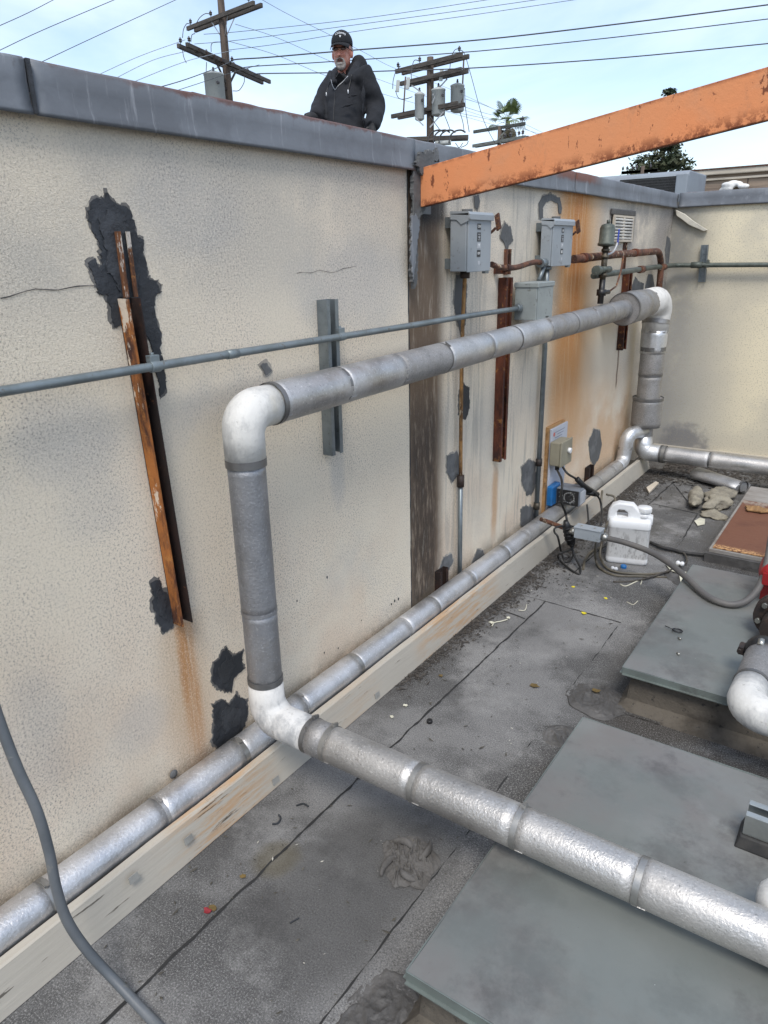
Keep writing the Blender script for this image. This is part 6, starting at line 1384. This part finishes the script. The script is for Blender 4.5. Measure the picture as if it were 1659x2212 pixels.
# ================================================================== TREES
dp_ = 80; pcn = Dp(1097, 262, dp_)
pt = thing('palm_tree', 'fan palm with a shaggy brown skirt standing far behind the orange beam', 'palm tree', (pcn.x, pcn.y, GZ))
MB().tube([(pcn.x, pcn.y, GZ), (pcn.x+.1, pcn.y, pcn.z-2), (pcn.x, pcn.y, pcn.z)], [.4, .28, .25], 12).build('trunk', M['bark'], pt)
def fans(count, elr, L0, L1, name, mat, seed):
    mb = MB(); rnd = random.Random(seed)
    for i in range(count):
        az = rnd.uniform(0, 6.283); el = R(rnd.uniform(*elr)); d = V((math.cos(az)*math.cos(el), math.sin(az)*math.cos(el), math.sin(el))); Ls = rnd.uniform(L0, L1); tip = pcn+d*Ls*.55-Z*max(0, .15-.2*math.sin(el))
        mb.tube([pcn, pcn+d*Ls*.3, tip], [.03, .02, .015], 4)
        sd2 = d.cross(Z).normalized(); nn = sd2.cross(d)
        for k in range(-7, 8):
            th = k*R(13); dir2 = (d*math.cos(th)+sd2*math.sin(th)).normalized(); l = Ls*.5*(1-.025*abs(k)); e = tip+dir2*l*.6; e2 = e+dir2*l*.35-Z*l*(.25 if el > 0 else .5); wv = .065
            cr_ = dir2.cross(nn).normalized()*wv
            mb.add([tip, e+cr_, e2, e-cr_], [(0, 1, 2, 3)], False)
    mb.build(name, M[mat], pt, fixn=False)
fans(24, (-10, 85), 2.0, 2.8, 'crown', 'palm', 4); fans(22, (-78, -35), 1.3, 1.9, 'dry_skirt', 'palmdry', 8)
def tree(cx, cy, dist, rad, ztop, lab, n=5200, seed=1, prof=None):
    top = Dp(cx, ztop, dist); base = Dp(cx, cy, dist)
    t = thing('pine_tree', lab, 'tree', (top.x, top.y, GZ)); x0, y0 = top.x, top.y
    MB().tube([(x0, y0, GZ), (x0+.2, y0, (GZ+top.z)/2), (x0, y0, top.z-.6)], [.35, .22, .05], 10).build('trunk', M['bark'], t)
    rnd = random.Random(seed); hgt = top.z-GZ; mb = MB(); lb = MB()
    cl = []
    for i in range(150):
        f = rnd.random()**.65; z = top.z-.2-f*hgt*.62; rr2 = rad*prof(f)*(.45+.6*rnd.random()); a = rnd.uniform(0, 6.283)
        c = V((x0+math.cos(a)*rr2, y0+math.sin(a)*rr2, z)); cl.append((c, rad*.26*(.6+.7*rnd.random())*(.45+.55*prof(f))))
        if i % 2 == 0: lb.tube([(x0, y0, z-.5), V((x0, y0, z-.3)).lerp(c, .5), c], [.05, .04, .015], 5)
    for c, r2 in cl:
        for k in range(n//150):
            p = c+V((rnd.gauss(0, 1), rnd.gauss(0, 1), rnd.gauss(0, .6)))*r2*.55; s3 = rnd.uniform(.10, .24); a = rnd.uniform(0, 6.28); u = V((math.cos(a), math.sin(a), rnd.uniform(-.6, .9))).normalized(); v_ = u.cross(V((rnd.uniform(-1, 1), rnd.uniform(-1, 1), rnd.uniform(-1, 1)))).normalized()
            mb.add([p-u*s3, p+v_*s3*.4, p+u*s3, p-v_*s3*.4], [(0, 1, 2, 3)], False)
    mb.build('crown', M['tree'], t, fixn=False); lb.build('limb', M['bark'], t)
tree(1444, 345, 50, 2.1, 183, 'dark bushy tree behind the farthest pole, its tip showing above the orange beam', 15000, 3, lambda f: (.10+.9*f if f < .14 else (.22+.15*f if f < .30 else min(1.0, .30+4.5*(f-.30)))))

# ================================================================== ROOFTOP UNIT AND BUILDING BEYOND
yh = 7.5; xa, xc = P(1345, 385, 1, yh).x, P(1462, 380, 1, yh).x; zt2 = P(1462, 377, 1, yh).z
t = thing('rooftop_cooler', 'grey rooftop cooler with a wide dark grille just beyond the corner', 'cooler', ((xa+xc)/2, yh+.3, 1.56))
zh = zt2+.0; xr = P(1486, 400, 1, yh).x
hp_ = MB(); prf = [(yh, 1.56), (yh, zh-.02), (yh+.02, zh+.02), (yh+.08, zh+.035), (yh+.7, zh+.035), (yh+.7, 1.56)]
hp_.prism([V((xa-.65, y, z)) for y, z in prf], (xr-xa+.65, 0, 0)); hp_.build('housing', M['hvac'], t, bev=.02)
MB().box((xa-.02, yh-.012, 1.62), (xc, yh-.001, zt2-.012)).build('grille_backing', M['grille'], t)
mb = MB()
for k in range(26): z = 1.63+k*(zt2-.03-1.63)/25; mb.box((xa-.02, yh-.02, z), (xc, yh-.0125, z+.005))
for k in range(46): x = xa+k*(xc-xa)/45; mb.box((x, yh-.019, 1.62), (x+.004, yh-.0205, zt2-.014))
mb.build('grille', simple('grille_wire', (.035, .035, .035), .5), t)
MB().box((xc+.001, yh-.03, 1.56), (xr, yh-.0005, zt2+.005)).build('side_panel', M['hvac'], t, bev=.01)
# building beyond with cream fascia and timber siding
yB = 9.0; t = thing('timber_parapet', 'weathered timber-sided parapet with cream top trim beyond the far wall', 'parapet', (1, yB, 1.56))
def zb(px, py): return P(px, py, 1, yB).z
z_t = zb(1659, 358); z_1 = zb(1659, 370); z_2 = zb(1659, 377); z_3 = zb(1659, 382)
MB().box((-1.8, yB, 1.56), (4.3, yB+.15, z_1)).build('siding', M['siding'], t)
MB().box((-1.8, yB-.05, z_1+.0), (4.3, yB+.16, z_t)).build('top_trim', M['cream'], t, bev=.008)
MB().box((-.7, yB-.025, z_3), (4.3, yB-.001, z_2)).build('drip_trim', M['cream'], t, bev=.004)
MB().box((-1.8, yB-.06, z_t), (4.3, yB+.17, z_t+.012)).build('edge_metal', M['rust_mid'], t)
for k in range(9):
    x = -.5+k*.5; MB().beam((x, yB-.003, 1.57), (x, yB-.003, z_3), .008, .004, (0, 1, 0)).build('board_joint', M['castiron'], t)
c = P(1585, 402, 1, yB-.05); mb = MB()
for k in range(9): mb.ell(c+V((random.uniform(-.09, .13), random.uniform(-.02, .02), random.uniform(-.045, .035))), (.06, 0, 0), (0, .04, 0), (0, 0, .028), 12, 8)
o = remesh(mb, 'foam_patch', M['foam'], t, .012, 3)
mb = MB(); mb.beam(P(1500, 420, 1, 8.6), P(1700, 405, 1, 8.6), .05, .03); tag(mb.build('rusty_bar', M['rust_dark']), 'rusty bar lying along the foot of the timber parapet', 'bar')

# ------------------------------------------------------------------ groups for repeated things
GN = dict(stucco_wall='stucco walls round the roof', strut_channel='strut channels fixed on the walls', channel_stub='rusty channel stubs at the wall foot', switch_box='grey switch boxes on the long wall',
    rusty_conduit='rusty conduits on the long wall', insulated_pipe='insulated pipes on the roof', electric_cable='black cables by the dosing pump', cord_plug='black plugs by the dosing pump', clear_tubing='brown tubing round the jug',
    thin_cable='thin cables on the roof', equipment_curb='equipment curbs on the right', tar_mound='tar mounds at the curb corners', insulation_chunk='old fibreglass chunks on the roof', plastic_scrap='pale scraps on the roof',
    foam_plug='white plugs near the jug', bottle_cap='bottle caps on the roof', petal='fallen petals on the roof', dry_leaf='dry leaves on the roof', paper_scrap='pale scraps near the board', twig='twigs on the roof', plastic_strip='white strips near the jug',
    loose_bolt='loose bolts on the second curb', building_block='building masses under the roofs', utility_pole='utility poles beyond the roof', power_wire='overhead power wires')
for o in list(bpy.data.objects):
    if o.parent is None and o.get('category'):
        k = o.name.split('.')[0]
        if k in GN and not o.get('group'): o['group'] = GN[k]
